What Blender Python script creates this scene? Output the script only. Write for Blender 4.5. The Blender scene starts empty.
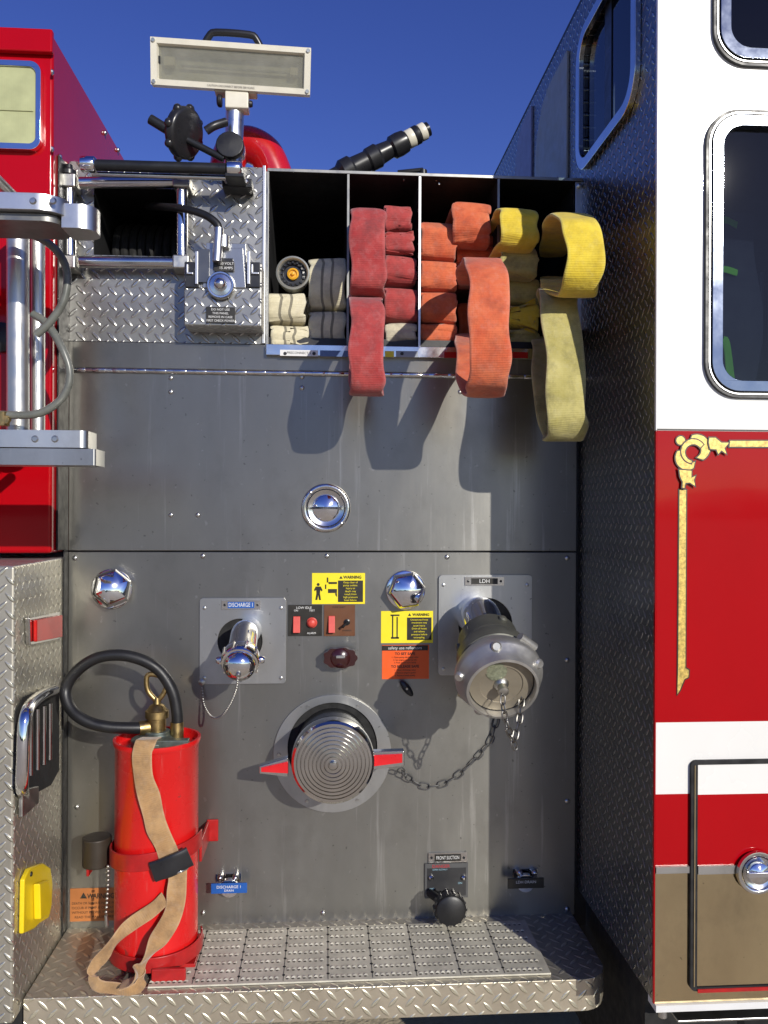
import bpy, bmesh, math, random
from mathutils import Vector, Matrix, Euler
from mathutils.geometry import tessellate_polygon
random.seed(7)
PI = math.pi
C = bpy.context.scene.collection
# ------------------------------------------------------------------ camera
F = 830.0; H = 1.45; D = 1.845
YAW = math.radians(3.95); ROLL = math.radians(0.25)
CAM = Matrix.Rotation(-YAW, 3, 'Z') @ Matrix.Rotation(PI/2, 3, 'X') @ Matrix.Rotation(ROLL, 3, 'Z')
CP = Vector((0, 0, H))
def ray(u, v): return CAM @ Vector(((u-384)/F, (512-v)/F, -1))
def P(u, v, p=0.0):                       # the point seen at u,v standing p in front of the pump panel
    d = ray(u, v); return CP + d*((D-p)/d.y)
def PX(u, v, X):                          # the point seen at u,v on the wall x = X
    d = ray(u, v); return CP + d*(X/d.x)
def PZ(u, v, Z):
    d = ray(u, v); return CP + d*((Z-H)/d.z)
def M_(px, p=0.0): return px*(D-p)/F
# ------------------------------------------------------------------ materials
def newmat(name):
    m = bpy.data.materials.new(name); m.use_nodes = True
    nt = m.node_tree; return m, nt, nt.nodes['Principled BSDF']
def N(nt, t, **k):
    n = nt.nodes.new(t)
    for a, b in k.items(): setattr(n, a, b)
    return n
def L(nt, a, b): nt.links.new(a, b)
def mth(nt, op, a, b=None, c=None):
    n = N(nt, 'ShaderNodeMath', operation=op)
    for i, x in enumerate((a, b, c)):
        if x is None: continue
        if isinstance(x, (int, float)): n.inputs[i].default_value = x
        else: L(nt, x, n.inputs[i])
    return n.outputs[0]
def noise(nt, scale, detail=4, sc=(1,1,1), rough=.55, coord='Object', rot=(0,0,0)):
    tc = N(nt, 'ShaderNodeTexCoord'); mp = N(nt, 'ShaderNodeMapping'); mp.inputs['Scale'].default_value = sc
    mp.inputs['Rotation'].default_value = rot
    L(nt, tc.outputs[coord], mp.inputs[0]); n = N(nt, 'ShaderNodeTexNoise')
    n.inputs['Scale'].default_value = scale; n.inputs['Detail'].default_value = detail; n.inputs['Roughness'].default_value = rough
    L(nt, mp.outputs[0], n.inputs['Vector']); return n.outputs['Fac']
def ramp(nt, fac, stops):
    r = N(nt, 'ShaderNodeValToRGB'); e = r.color_ramp.elements
    while len(e) < len(stops): e.new(.5)
    for i, (p, c) in enumerate(stops):
        e[i].position = p; e[i].color = (c[0], c[1], c[2], 1) if not isinstance(c, (int, float)) else (c, c, c, 1)
    L(nt, fac, r.inputs[0]); return r.outputs[0]
def bump(nt, h, strength, dist=.001, prev=None):
    b = N(nt, 'ShaderNodeBump'); b.inputs['Strength'].default_value = strength; b.inputs['Distance'].default_value = dist
    L(nt, h, b.inputs['Height'])
    if prev is not None: L(nt, prev, b.inputs['Normal'])
    return b.outputs[0]
def mix(nt, f, a, b):
    n = N(nt, 'ShaderNodeMix', data_type='RGBA')
    if isinstance(f, (int, float)): n.inputs[0].default_value = f
    else: L(nt, f, n.inputs[0])
    for s, x in ((6, a), (7, b)):
        if isinstance(x, tuple): n.inputs[s].default_value = (*x[:3], 1)
        else: L(nt, x, n.inputs[s])
    return n.outputs[2]
def simple(name, col, rough=.5, metal=0., coat=0., nz=.15, nscale=14, bmp=0, spec=.5, rvar=.12, chips=0):
    m, nt, b = newmat(name)
    f = noise(nt, nscale, 5)
    dark = tuple(c*(1-nz) for c in col); lite = tuple(min(1, c*(1+nz*.6)) for c in col)
    c0 = ramp(nt, f, [(.3, dark), (.7, lite)])
    if chips:
        c0 = mix(nt, mth(nt, 'MULTIPLY', ramp(nt, noise(nt, 38, 5, rough=.7), [(.66, 0.), (.70, 1.)]), chips), c0, (.10, .05, .04))
        c0 = mix(nt, mth(nt, 'MULTIPLY', ramp(nt, noise(nt, 12, 5, (6, 6, .5), .7), [(.62, 0.), (.72, 1.)]), chips*.35), c0, (.55, .30, .26))
    L(nt, c0, b.inputs['Base Color'])
    b.inputs['Metallic'].default_value = metal; b.inputs['Specular IOR Level'].default_value = spec
    f2 = noise(nt, nscale*2.7, 4)
    L(nt, ramp(nt, f2, [(.3, max(.02, rough-rvar*rough*2)), (.7, min(1, rough+rvar*rough*2))]), b.inputs['Roughness'])
    b.inputs['Coat Weight'].default_value = coat; b.inputs['Coat Roughness'].default_value = .04
    if bmp: L(nt, bump(nt, noise(nt, 220, 3), bmp, .0006), b.inputs['Normal'])
    return m
def brushed(name, col, rough, streak_axis='Z', smudge=.25, metal=1., aniso=0.):
    m, nt, b = newmat(name)
    sc = (60, 60, 1.2) if streak_axis == 'Z' else (1.2, 60, 60)
    st = noise(nt, 9, 5, sc, .7)
    bl = noise(nt, 3.2, 6, (1, 1, .55), .62)
    fine = noise(nt, 30, 5, (1, 1, .25), .7)
    a = ramp(nt, bl, [(.3, tuple(c*(1-smudge) for c in col)), (.72, tuple(min(1, c*1.12) for c in col))])
    spots = ramp(nt, noise(nt, 62, 3, (1, 1, .8), .5), [(.70, 0.), (.76, 1.)])
    c2 = mix(nt, mth(nt, 'MULTIPLY', spots, .16), a, (.75, .72, .66))
    drip_glare = ramp(nt, noise(nt, 7, 6, (7, 7, .30), .65), [(.60, 0.), (.72, 1.)])
    c2 = mix(nt, mth(nt, 'MULTIPLY', drip_glare, .24), c2, (.72, .70, .66))  # pale drip marks, strengthened to paint in sun glare thrown by the chrome
    grime = ramp(nt, noise(nt, 5, 7, (1, 1, .8), .7), [(.52, 0.), (.72, 1.)])
    c2 = mix(nt, mth(nt, 'MULTIPLY', grime, .30), c2, (.12, .11, .095))
    flecks = ramp(nt, noise(nt, 95, 2, (1, 1, 1), .5), [(.73, 0.), (.76, 1.)])
    c2 = mix(nt, mth(nt, 'MULTIPLY', flecks, .5), c2, (.07, .065, .06))
    L(nt, c2, b.inputs['Base Color'])
    b.inputs['Metallic'].default_value = metal
    if aniso:
        b.inputs['Anisotropic'].default_value = aniso
        tv = N(nt, 'ShaderNodeCombineXYZ'); tv.inputs[2].default_value = 1; L(nt, tv.outputs[0], b.inputs['Tangent'])
    r = mth(nt, 'MULTIPLY_ADD', st, .06, rough-.03); r = mth(nt, 'MULTIPLY_ADD', fine, .10, mth(nt, 'SUBTRACT', r, .05))
    r = mth(nt, 'MULTIPLY_ADD', bl, .08, mth(nt, 'SUBTRACT', r, .04))
    L(nt, r, b.inputs['Roughness'])
    b1 = bump(nt, st, .05, .0003)
    L(nt, bump(nt, noise(nt, 2.4, 1), .25, .003, b1), b.inputs['Normal'])
    return m
def diamond(name, axes, P_=.0335, col=(.56, .56, .55), rough=.38, dirt=.5, off=0., metal=.78, bd=.0014, lug=1.4):
    m, nt, b = newmat(name)
    tc = N(nt, 'ShaderNodeTexCoord'); sp = N(nt, 'ShaderNodeSeparateXYZ'); L(nt, tc.outputs['Object'], sp.inputs[0])
    a0 = sp.outputs['XYZ'.index(axes[0])]; a1 = sp.outputs['XYZ'.index(axes[1])]
    hs = []
    for o, s in ((0., 1.), (.5, -1.)):
        x = mth(nt, 'SUBTRACT', mth(nt, 'FRACT', mth(nt, 'MULTIPLY_ADD', a0, 1/P_, o+off+50)), .5)
        y = mth(nt, 'SUBTRACT', mth(nt, 'FRACT', mth(nt, 'MULTIPLY_ADD', a1, 1/P_, o+50)), .5)
        ys = mth(nt, 'MULTIPLY', y, s)
        al = mth(nt, 'MULTIPLY', mth(nt, 'SUBTRACT', x, ys), .7071)
        ac = mth(nt, 'MULTIPLY', mth(nt, 'ADD', x, ys), .7071)
        d = mth(nt, 'ADD', mth(nt, 'POWER', mth(nt, 'ABSOLUTE', mth(nt, 'DIVIDE', al, .40)), 1.6),
                mth(nt, 'POWER', mth(nt, 'ABSOLUTE', mth(nt, 'DIVIDE', ac, .115)), 1.8))
        n = N(nt, 'ShaderNodeMapRange', interpolation_type='SMOOTHSTEP')
        L(nt, d, n.inputs[0]); n.inputs[1].default_value = 1.25; n.inputs[2].default_value = .25
        n.inputs[3].default_value = 0; n.inputs[4].default_value = 1
        hs.append(n.outputs[0])
    h = mth(nt, 'MAXIMUM', hs[0], hs[1])
    dn = noise(nt, 9, 6, rough=.65); fn = noise(nt, 120, 3)
    base = ramp(nt, dn, [(.3, tuple(c*(1-dirt*.45) for c in col)), (.7, col)])
    L(nt, mix(nt, mth(nt, 'MULTIPLY', h, .7), base, tuple(min(.85, c*lug) for c in col)), b.inputs['Base Color'])
    b.inputs['Metallic'].default_value = metal
    r = mth(nt, 'MULTIPLY_ADD', h, -.14, rough); r = mth(nt, 'MULTIPLY_ADD', dn, .2, mth(nt, 'SUBTRACT', r, .1))
    L(nt, r, b.inputs['Roughness'])
    b1 = bump(nt, h, .9, bd)
    L(nt, bump(nt, fn, .25, .0004, b1), b.inputs['Normal'])
    return m
DX = diamond('diamond_plate_front', 'XZ', col=(.33, .325, .305), rough=.33); DYZ = diamond('diamond_plate_side', 'YZ'); DXY = diamond('diamond_plate_top', 'XY', rough=.42)
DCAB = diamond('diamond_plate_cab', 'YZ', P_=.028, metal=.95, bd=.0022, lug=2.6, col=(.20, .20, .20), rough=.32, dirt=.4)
DDIRTY = diamond('diamond_plate_worn', 'YZ', P_=.031, col=(.60, .565, .47), rough=.40, dirt=.45, bd=.0024, lug=1.5)
DDIRTYX = diamond('diamond_plate_worn_front', 'XZ', P_=.031, col=(.60, .565, .47), rough=.40, dirt=.45, bd=.0024, lug=1.5)
DIA = [DX, DYZ, DXY]
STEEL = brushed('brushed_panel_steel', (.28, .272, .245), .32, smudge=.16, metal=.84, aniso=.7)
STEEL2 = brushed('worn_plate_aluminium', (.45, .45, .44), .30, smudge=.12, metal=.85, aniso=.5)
ALU = brushed('arm_aluminium', (.66, .66, .65), .34, 'X', .18)
DARKALU = brushed('cab_trim_steel', (.93, .76, .47), .13, 'X', .30)
CHROME = simple('chrome', (.86, .86, .87), .06, 1, nz=.04, rvar=.5)
TRIM = simple('dull_edge_alloy', (.26, .26, .25), .4, .8, nz=.2)
SATIN = simple('satin_tube_alloy', (.62, .61, .58), .36, .9, nz=.08)
CHROME2 = simple('worn_chrome', (.72, .71, .69), .17, 1, nz=.15)
NICKEL = simple('cast_grey_metal', (.50, .49, .45), .40, 1, nz=.25, bmp=.15)
OLIVE = simple('anodised_olive', (.125, .125, .105), .45, .35, nz=.25, bmp=.1)
BRASS = simple('old_brass', (.42, .30, .13), .42, 1, nz=.4, nscale=40)
RED = simple('red_body_paint', (.40, .002, .006), .11, 0, .3, spec=.15, nz=.05, nscale=5)
REDCAB = simple('red_cab_paint', (.37, .002, .005), .10, 0, .3, spec=.15, nz=.05, nscale=5)
REDT = simple('red_tank_paint', (.66, .010, .010), .30, 0, .3, chips=.6, nz=.12, nscale=9)
REDK = simple('red_bracket_paint', (.40, .010, .010), .4, 0, .2, nz=.25, nscale=40)
WHITE = simple('white_cab_paint', (.80, .79, .74), .25, 0, .8, nz=.03, nscale=4)
IVORY = simple('ivory_enamel', (.72, .68, .55), .35, 0, .3, nz=.1, nscale=20)
BLACK = simple('black_rubber', (.012, .012, .013), .42, nz=.3, bmp=.2)
BLACKP = simple('black_plastic', (.018, .018, .02), .32, nz=.3, spec=.5)
BLACKM = simple('black_metal', (.02, .021, .023), .35, .3, nz=.2)
SOOT = simple('dark_bed_paint', (.016, .016, .017), .6, 0, nz=.5, nscale=6)
UNDER = simple('underbody_black', (.012, .012, .012), .8)
GREYR = simple('grey_green_hose', (.15, .155, .135), .30, nz=.3, nscale=30)
MAROON = simple('maroon_bakelite', (.035, .008, .008), .22, 0, .5)
YEL = simple('yellow_plastic', (.80, .60, .01), .4, 0, .3, nz=.08)
STY = simple('sticker_yellow', (.86, .72, .02), .38, nz=.05)
STO = simple('sticker_orange', (.85, .11, .012), .4, nz=.06)
STOD = simple('sticker_faded_orange', (.42, .15, .04), .5, nz=.2)
STK = simple('sticker_black', (.018, .016, .012), .4, nz=.2)
STW = simple('print_white', (.72, .72, .7), .5, nz=.05)
STB = simple('label_blue', (.012, .09, .36), .35, nz=.15)
BROWN = simple('brown_plate', (.13, .045, .013), .45, nz=.1)
SWR = simple('red_switch', (.62, .07, .05), .4, nz=.1)
GOLD = simple('gold_leaf', (.66, .47, .12), .38, .3, nz=.5, nscale=190)
DKGOLD = simple('umber_outline', (.02, .012, .006), .4)
REFR = simple('red_reflector', (.45, .01, .01), .2, 0, .5)
TAN = simple('tan_webbing', (.40, .235, .10), .8, nz=.25, nscale=30, bmp=.5)
SCREW = simple('screw_steel', (.55, .55, .53), .3, 1, nz=.2)
PALE = simple('pale_side_plate', (.34, .35, .33), .5, .3, nz=.1)
VEST = simple('high_visibility_fabric', (.25, .75, .05), .7)
VEST.node_tree.nodes['Principled BSDF'].inputs['Emission Strength'].default_value = 0
SEATM = simple('dark_seat_fabric', (.03, .03, .045), .8)
DISC = simple('gauge_disc_tan', (.33, .29, .22), .5, .5, nz=.2)
def lens(name, col, rough=.12, tr=.7):
    m, nt, b = newmat(name); b.inputs['Base Color'].default_value = (*col, 1); b.inputs['Roughness'].default_value = rough
    b.inputs['Coat Weight'].default_value = .15
    wv = N(nt, 'ShaderNodeTexWave', wave_type='BANDS', bands_direction='X'); wv.inputs['Scale'].default_value = 90
    tc = N(nt, 'ShaderNodeTexCoord'); L(nt, tc.outputs['Object'], wv.inputs[0])
    L(nt, bump(nt, wv.outputs['Fac'], .08, .0005), b.inputs['Normal'])
    L(nt, ramp(nt, noise(nt, 11, 4), [(.35, tuple(c*.72 for c in col)), (.65, col)]), b.inputs['Base Color'])
    return m
LENSY = lens('aged_yellow_lens', (.50, .52, .27)); LENSR = lens('red_lens', (.55, .015, .012))
def glass(name, tint, gloss_rough=.02):
    m = bpy.data.materials.new(name); m.use_nodes = True; nt = m.node_tree; nt.nodes.clear()
    o = N(nt, 'ShaderNodeOutputMaterial'); mx = N(nt, 'ShaderNodeMixShader'); fr = N(nt, 'ShaderNodeFresnel'); fr.inputs[0].default_value = 1.55
    tr = N(nt, 'ShaderNodeBsdfTransparent'); tr.inputs[0].default_value = (*tint, 1)
    gl = N(nt, 'ShaderNodeBsdfGlossy'); gl.inputs['Roughness'].default_value = gloss_rough
    ge = N(nt, 'ShaderNodeNewGeometry'); L(nt, mth(nt, 'MULTIPLY', fr.outputs[0], mth(nt, 'SUBTRACT', 1., ge.outputs['Backfacing'])), mx.inputs[0]); L(nt, tr.outputs[0], mx.inputs[1]); L(nt, gl.outputs[0], mx.inputs[2]); L(nt, mx.outputs[0], o.inputs[0])
    return m
def dusty(name, tint, dust, k):
    m = glass(name, tint, .12); nt = m.node_tree; o = [n for n in nt.nodes if n.type == 'OUTPUT_MATERIAL'][0]; src = o.inputs[0].links[0].from_socket
    d = N(nt, 'ShaderNodeBsdfDiffuse'); d.inputs[0].default_value = (*dust, 1); mx = N(nt, 'ShaderNodeMixShader')
    L(nt, ramp(nt, noise(nt, 26, 4), [(.3, k*.75), (.7, k*1.2)]), mx.inputs[0]); L(nt, src, mx.inputs[1]); L(nt, d.outputs[0], mx.inputs[2]); L(nt, mx.outputs[0], o.inputs[0]); return m
GLASS = glass('tinted_window_glass', (.55, .60, .64)); LAMPG = dusty('dusty_lamp_glass', (.82, .82, .76), (.42, .41, .36), .30)
def hosemat(name, col, faded, stripes=False, dirt=.5):
    m, nt, b = newmat(name)
    uv = N(nt, 'ShaderNodeUVMap'); sp = N(nt, 'ShaderNodeSeparateXYZ'); L(nt, uv.outputs[0], sp.inputs[0])
    f = noise(nt, 16, 6, rough=.65); g = noise(nt, 70, 4)
    c = ramp(nt, f, [(.32, col), (.68, faded)])
    # edge wear (pale abrasion along both edges of the woven jacket)
    e = mth(nt, 'ABSOLUTE', mth(nt, 'SUBTRACT', sp.outputs[0], .5))
    ew = mth(nt, 'MULTIPLY', ramp(nt, e, [(.40, 0.), (.5, 1.)]), mth(nt, 'MULTIPLY', g, .55))
    c = mix(nt, ew, c, tuple(min(.8, x*1.1+.18) for x in faded))
    gr = ramp(nt, noise(nt, 24, 5, rough=.7), [(.46, 0.), (.72, 1.)])
    st_ = ramp(nt, noise(nt, 55, 5, rough=.75), [(.50, 0.), (.66, 1.)])
    c = mix(nt, mth(nt, 'MULTIPLY', st_, .18), c, tuple(min(.8, x*.6+.22) for x in faded))
    c = mix(nt, mth(nt, 'MULTIPLY', gr, min(1, dirt*1.4)), c, tuple(x*.35+.02 for x in col))
    if stripes:
        s1 = mth(nt, 'LESS_THAN', mth(nt, 'ABSOLUTE', mth(nt, 'SUBTRACT', e, .13)), .035)
        c = mix(nt, mth(nt, 'MULTIPLY', s1, .72), c, (.06, .055, .045))
    L(nt, c, b.inputs['Base Color']); b.inputs['Roughness'].default_value = .85
    b.inputs['Sheen Weight'].default_value = .25
    w1 = mth(nt, 'SINE', mth(nt, 'MULTIPLY', sp.outputs[1], 2*PI/.0042))
    w2 = mth(nt, 'SINE', mth(nt, 'MULTIPLY', sp.outputs[0], 2*PI*26))
    hh = mth(nt, 'ADD', w1, mth(nt, 'MULTIPLY', w2, .4))
    b1 = bump(nt, hh, .28, .0005)
    L(nt, bump(nt, noise(nt, 20, 3), .8, .006, b1), b.inputs['Normal'])
    return m
HPINK = hosemat('faded_red_jacket', (.34, .024, .026), (.44, .062, .055))
HORG = hosemat('orange_jacket', (.56, .075, .02), (.68, .17, .065), dirt=.4)
HYEL = hosemat('yellow_jacket', (.70, .50, .02), (.82, .64, .06), dirt=.3)
HOLV = hosemat('faded_olive_yellow_jacket', (.36, .315, .085), (.54, .48, .18), dirt=.45)
HCRM = hosemat('cream_jacket', (.55, .49, .32), (.72, .66, .46), True, dirt=.35)
# ------------------------------------------------------------------ mesh helpers
W = {}
def B(): return bmesh.new()
def box(bm, x0, x1, y0, y1, z0, z1, mi=0):
    vs = [bm.verts.new((x, y, z)) for x in (x0, x1) for y in (y0, y1) for z in (z0, z1)]
    for q in ((0,1,3,2), (4,6,7,5), (0,4,5,1), (2,3,7,6), (0,2,6,4), (1,5,7,3)):
        bm.faces.new([vs[i] for i in q]).material_index = mi
def pbox(bm, u0, v0, u1, v1, p1, p0=0., mi=0):          # box whose front face is seen as that rectangle
    a = P(u0, (v0+v1)/2, p1); b = P(u1, (v0+v1)/2, p1); c = P((u0+u1)/2, v0, p1); d = P((u0+u1)/2, v1, p1)
    box(bm, a.x, b.x, D-p1, D-p0, d.z, c.z, mi)
def frame(ax):
    ax = Vector(ax).normalized(); up = Vector((0, 0, 1)) if abs(ax.z) < .9 else Vector((0, 1, 0))
    s = up.cross(ax).normalized(); return ax, s, ax.cross(s).normalized()
def lathe(bm, o, ax, prof, n=32, mi=0, cap=True, phase=0.):
    ax, s, t = frame(ax); o = Vector(o); rings = []
    for r, h in prof:
        rings.append([bm.verts.new(o+ax*h+(s*math.cos(2*PI*i/n+phase)+t*math.sin(2*PI*i/n+phase))*max(r, 1e-5)) for i in range(n)])
    for a, b in zip(rings, rings[1:]):
        for i in range(n): bm.faces.new((a[i], a[(i+1) % n], b[(i+1) % n], b[i])).material_index = mi
    if cap:
        bm.faces.new(rings[0][::-1]).material_index = mi; bm.faces.new(rings[-1]).material_index = mi
def cyl(bm, a, b, r, r2=None, n=20, mi=0):
    a = Vector(a); b = Vector(b); lathe(bm, a, b-a, [(r, 0), (r if r2 is None else r2, (b-a).length)], n, mi)
def smooth(pts, k=6, closed=False):
    pts = [Vector(p) for p in pts]; out = []; n = len(pts)
    if n < 3: return pts
    for i in range(n-1):
        p0 = pts[i-1] if i else pts[0]*2-pts[1]; p1 = pts[i]; p2 = pts[i+1]; p3 = pts[i+2] if i+2 < n else pts[-1]*2-pts[-2]
        for j in range(k):
            t = j/k
            out.append(.5*((2*p1)+(p2-p0)*t+(2*p0-5*p1+4*p2-p3)*t*t+(3*p1-p0-3*p2+p3)*t**3))
    out.append(pts[-1]); return out
def tube(bm, pts, r, n=14, k=6, mi=0, cap=True):
    pts = smooth(pts, k) if k else [Vector(p) for p in pts]
    rr = r if callable(r) else (lambda t: r)
    tg = [(pts[min(i+1, len(pts)-1)]-pts[max(i-1, 0)]).normalized() for i in range(len(pts))]
    s = tg[0].orthogonal().normalized(); rings = []
    for i, p in enumerate(pts):
        s = (s-tg[i]*s.dot(tg[i])).normalized(); t = tg[i].cross(s); q = rr(i/(len(pts)-1))
        rings.append([bm.verts.new(p+(s*math.cos(2*PI*j/n)+t*math.sin(2*PI*j/n))*q) for j in range(n)])
    for a, b in zip(rings, rings[1:]):
        for i in range(n): bm.faces.new((a[i], a[(i+1) % n], b[(i+1) % n], b[i])).material_index = mi
    if cap: bm.faces.new(rings[0][::-1]).material_index = mi; bm.faces.new(rings[-1]).material_index = mi
def flat(bm, pts, side, w, t=.006, k=7, n=10, wob=0., mi=0, puff=None):
    """woven flat hose or webbing: a rounded flat section swept along pts; side = one vector or one per point"""
    pts0 = [Vector(p) for p in pts]
    sd = [Vector(s) for s in side] if isinstance(side, list) else [Vector(side)]*len(pts0)
    ps = smooth(pts0, k); ss = smooth(sd, k); uvl = bm.loops.layers.uv.verify()
    rings = []; lens_ = [0]; ph = random.random()*9
    for i, p in enumerate(ps):
        tg = (ps[min(i+1, len(ps)-1)]-ps[max(i-1, 0)]).normalized()
        s = (ss[i]-tg*ss[i].dot(tg)).normalized(); nn = tg.cross(s)
        ring = []
        off = s*(math.sin(i*.37+ph)*wob) + nn*(math.sin(i*.53+ph*2)*wob*.5)
        ww = w*(1+.03*math.sin(i*.61+ph))
        m = n*2
        for j in range(m):
            a = 2*PI*j/m; ca, sa = math.cos(a), math.sin(a)
            x = math.copysign(abs(ca)**.45, ca)*ww/2; y = math.copysign(abs(sa)**.6, sa)*t/2
            cup = (1-(2*x/ww)**2)*wob*.9*math.sin(i*.45+ph)
            ring.append(bm.verts.new(p+off+s*x+nn*(y+cup)))
        rings.append(ring)
        if i: lens_.append(lens_[-1]+(p-ps[i-1]).length)
    m = n*2
    def uu(j): return .5+.5*math.copysign(abs(math.cos(2*PI*j/m))**.45, math.cos(2*PI*j/m))
    for i in range(len(rings)-1):
        a, b = rings[i], rings[i+1]
        for j in range(m):
            f = bm.faces.new((a[j], a[(j+1) % m], b[(j+1) % m], b[j])); f.material_index = mi
            for lp, (x, y) in zip(f.loops, ((uu(j), lens_[i]), (uu(j+1), lens_[i]), (uu(j+1), lens_[i+1]), (uu(j), lens_[i+1]))): lp[uvl].uv = (x, y)
    bm.faces.new(rings[0][::-1]).material_index = mi; bm.faces.new(rings[-1]).material_index = mi
def plate(bm, outer, holes, O, U, V, t, mi=0):
    """flat sheet with holes; t = thickness pushed along U x V negative side"""
    O, U, V = Vector(O), Vector(U), Vector(V); Nn = U.cross(V).normalized()
    loops = [outer]+list(holes); al = [p for l in loops for p in l]
    tris = tessellate_polygon([[Vector((a, b, 0)) for a, b in l] for l in loops])
    fr = [bm.verts.new(O+U*a+V*b) for a, b in al]; bk = [bm.verts.new(O+U*a+V*b-Nn*t) for a, b in al]
    for tri in tris:
        a, b, c = (fr[i] for i in tri)
        nrm = (b.co-a.co).cross(c.co-a.co)
        if nrm.dot(Nn) < 0: a, b, c = c, b, a; tri = tri[::-1]
        if nrm.length < 1e-12: continue
        try:
            bm.faces.new((a, b, c)).material_index = mi; bm.faces.new([bk[i] for i in tri][::-1]).material_index = mi
        except ValueError: pass
    k = 0
    for l in loops:
        n = len(l)
        for i in range(n):
            a, b = k+i, k+(i+1) % n
            bm.faces.new((fr[a], bk[a], bk[b], fr[b])).material_index = mi
        k += n
XA, YA, ZA = (1, 0, 0), (0, 1, 0), (0, 0, 1)
def rrect(x0, z0, x1, z1, r, n=6):
    out = []
    for cx, cz, a0 in ((x1-r, z1-r, 0), (x0+r, z1-r, 90), (x0+r, z0+r, 180), (x1-r, z0+r, 270)):
        for i in range(n+1):
            a = math.radians(a0+90*i/n); out.append((cx+r*math.cos(a), cz+r*math.sin(a)))
    return out
def circ(cx, cz, r, n=40): return [(cx+r*math.cos(2*PI*i/n), cz+r*math.sin(2*PI*i/n)) for i in range(n)]
def front(bm, outer, holes, y, t=.004, mi=0):           # sheet in the XZ plane whose face looks at -Y
    plate(bm, outer, holes, (0, y, 0), XA, ZA, t, mi)   # X x Z = -Y
def text(bm, s, c, h, mi=1, right=XA, up=ZA, wmax=None, lift=.0006, align='CENTER', bold=0.0):
    cu = bpy.data.curves.new('t', 'FONT'); cu.body = s; cu.size = 1; cu.align_x = align; cu.align_y = 'CENTER'
    cu.offset = bold; cu.extrude = 0.0; cu.resolution_u = 3
    o = bpy.data.objects.new('t', cu); C.objects.link(o); bpy.context.view_layer.update()
    me = bpy.data.meshes.new_from_object(o.evaluated_get(bpy.context.evaluated_depsgraph_get()))
    bpy.data.objects.remove(o); bpy.data.curves.remove(cu)
    if len(me.vertices) == 0: return
    xs = [v.co.x for v in me.vertices]; w = max(xs)-min(xs); k = h/.72
    kx = k if not wmax else min(k, wmax/max(w, 1e-6))
    R, U = Vector(right).normalized(), Vector(up).normalized(); Nn = R.cross(U); c = Vector(c)
    n0, f0 = len(bm.verts), len(bm.faces); bm.from_mesh(me); bm.verts.ensure_lookup_table(); bm.faces.ensure_lookup_table()
    for v in bm.verts[n0:]: v.co = c+R*(v.co.x*kx)+U*(v.co.y*k)+Nn*lift
    for f in bm.faces[f0:]: f.material_index = mi
    bpy.data.meshes.remove(me)
def obj(name, bm, mats, parent=None, bevel=0., seg=2, ang=35, sub=0, label=None, keepn=False):
    if not isinstance(mats, (list, tuple)): mats = [mats]
    bm.normal_update()
    if not keepn: bmesh.ops.recalc_face_normals(bm, faces=bm.faces)
    c = Vector((0, 0, 0)); 
    lo = Vector((min(v.co.x for v in bm.verts), min(v.co.y for v in bm.verts), min(v.co.z for v in bm.verts)))
    hi = Vector((max(v.co.x for v in bm.verts), max(v.co.y for v in bm.verts), max(v.co.z for v in bm.verts)))
    c = (lo+hi)/2
    if parent is None: c.z = lo.z
    for v in bm.verts: v.co -= c
    for e in bm.edges:
        if len(e.link_faces) == 2: e.smooth = e.calc_face_angle(0) < math.radians(ang)
    for f in bm.faces: f.smooth = True
    me = bpy.data.meshes.new(name); bm.to_mesh(me); bm.free()
    for m in mats: me.materials.append(m)
    o = bpy.data.objects.new(name, me); C.objects.link(o); o.location = c; W[o.name] = c.copy()
    if parent is not None:
        o.parent = parent; o.matrix_parent_inverse = Matrix.Translation(-W[parent.name])
        if parent.parent is None: pass
    if bevel:
        b = o.modifiers.new('bevel', 'BEVEL'); b.width = bevel; b.segments = seg; b.limit_method = 'ANGLE'; b.angle_limit = math.radians(40)
        b.harden_normals = True
    if label: o['label'] = label
    return o
def objs(name, bm, mats, parent, bevel=0., **k):                     # every separate piece of bm becomes an object of its own
    seen = set(); isl = []
    for v in bm.verts:
        if v in seen: continue
        st = [v]; seen.add(v); g = []
        while st:
            a = st.pop(); g.append(a)
            for e in a.link_edges:
                b_ = e.other_vert(a)
                if b_ not in seen: seen.add(b_); st.append(b_)
        isl.append(g)
    out = []
    for g in isl:
        n = bmesh.new(); mp = {v: n.verts.new(v.co) for v in g}
        for f in {f for v in g for f in v.link_faces}:
            n.faces.new([mp[v] for v in f.verts]).material_index = f.material_index
        out.append(obj(name, n, mats, parent, bevel, **k))
    bm.free(); return out
def empty(name, loc, label, cat, group=None):
    o = bpy.data.objects.new(name, None); C.objects.link(o); o.location = loc; o.empty_display_size = .1; W[o.name] = Vector(loc)
    o['label'] = label; o['category'] = cat
    if group: o['group'] = group
    return o
def bynormal(bm, off=0):
    bm.normal_update()
    for f in bm.faces:
        n = f.normal; a = [abs(n.y), abs(n.x), abs(n.z)]; f.material_index = off+a.index(max(a))
def sphere(bm, c, r, n=12, mi=0, sq=(1, 1, 1)):
    g = bmesh.ops.create_uvsphere(bm, u_segments=n, v_segments=max(6, n//2+2), radius=r)
    for v in g['verts']: v.co = Vector((v.co.x*sq[0], v.co.y*sq[1], v.co.z*sq[2]))+Vector(c)
    for v in g['verts']:
        for f in v.link_faces: f.material_index = mi
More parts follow.
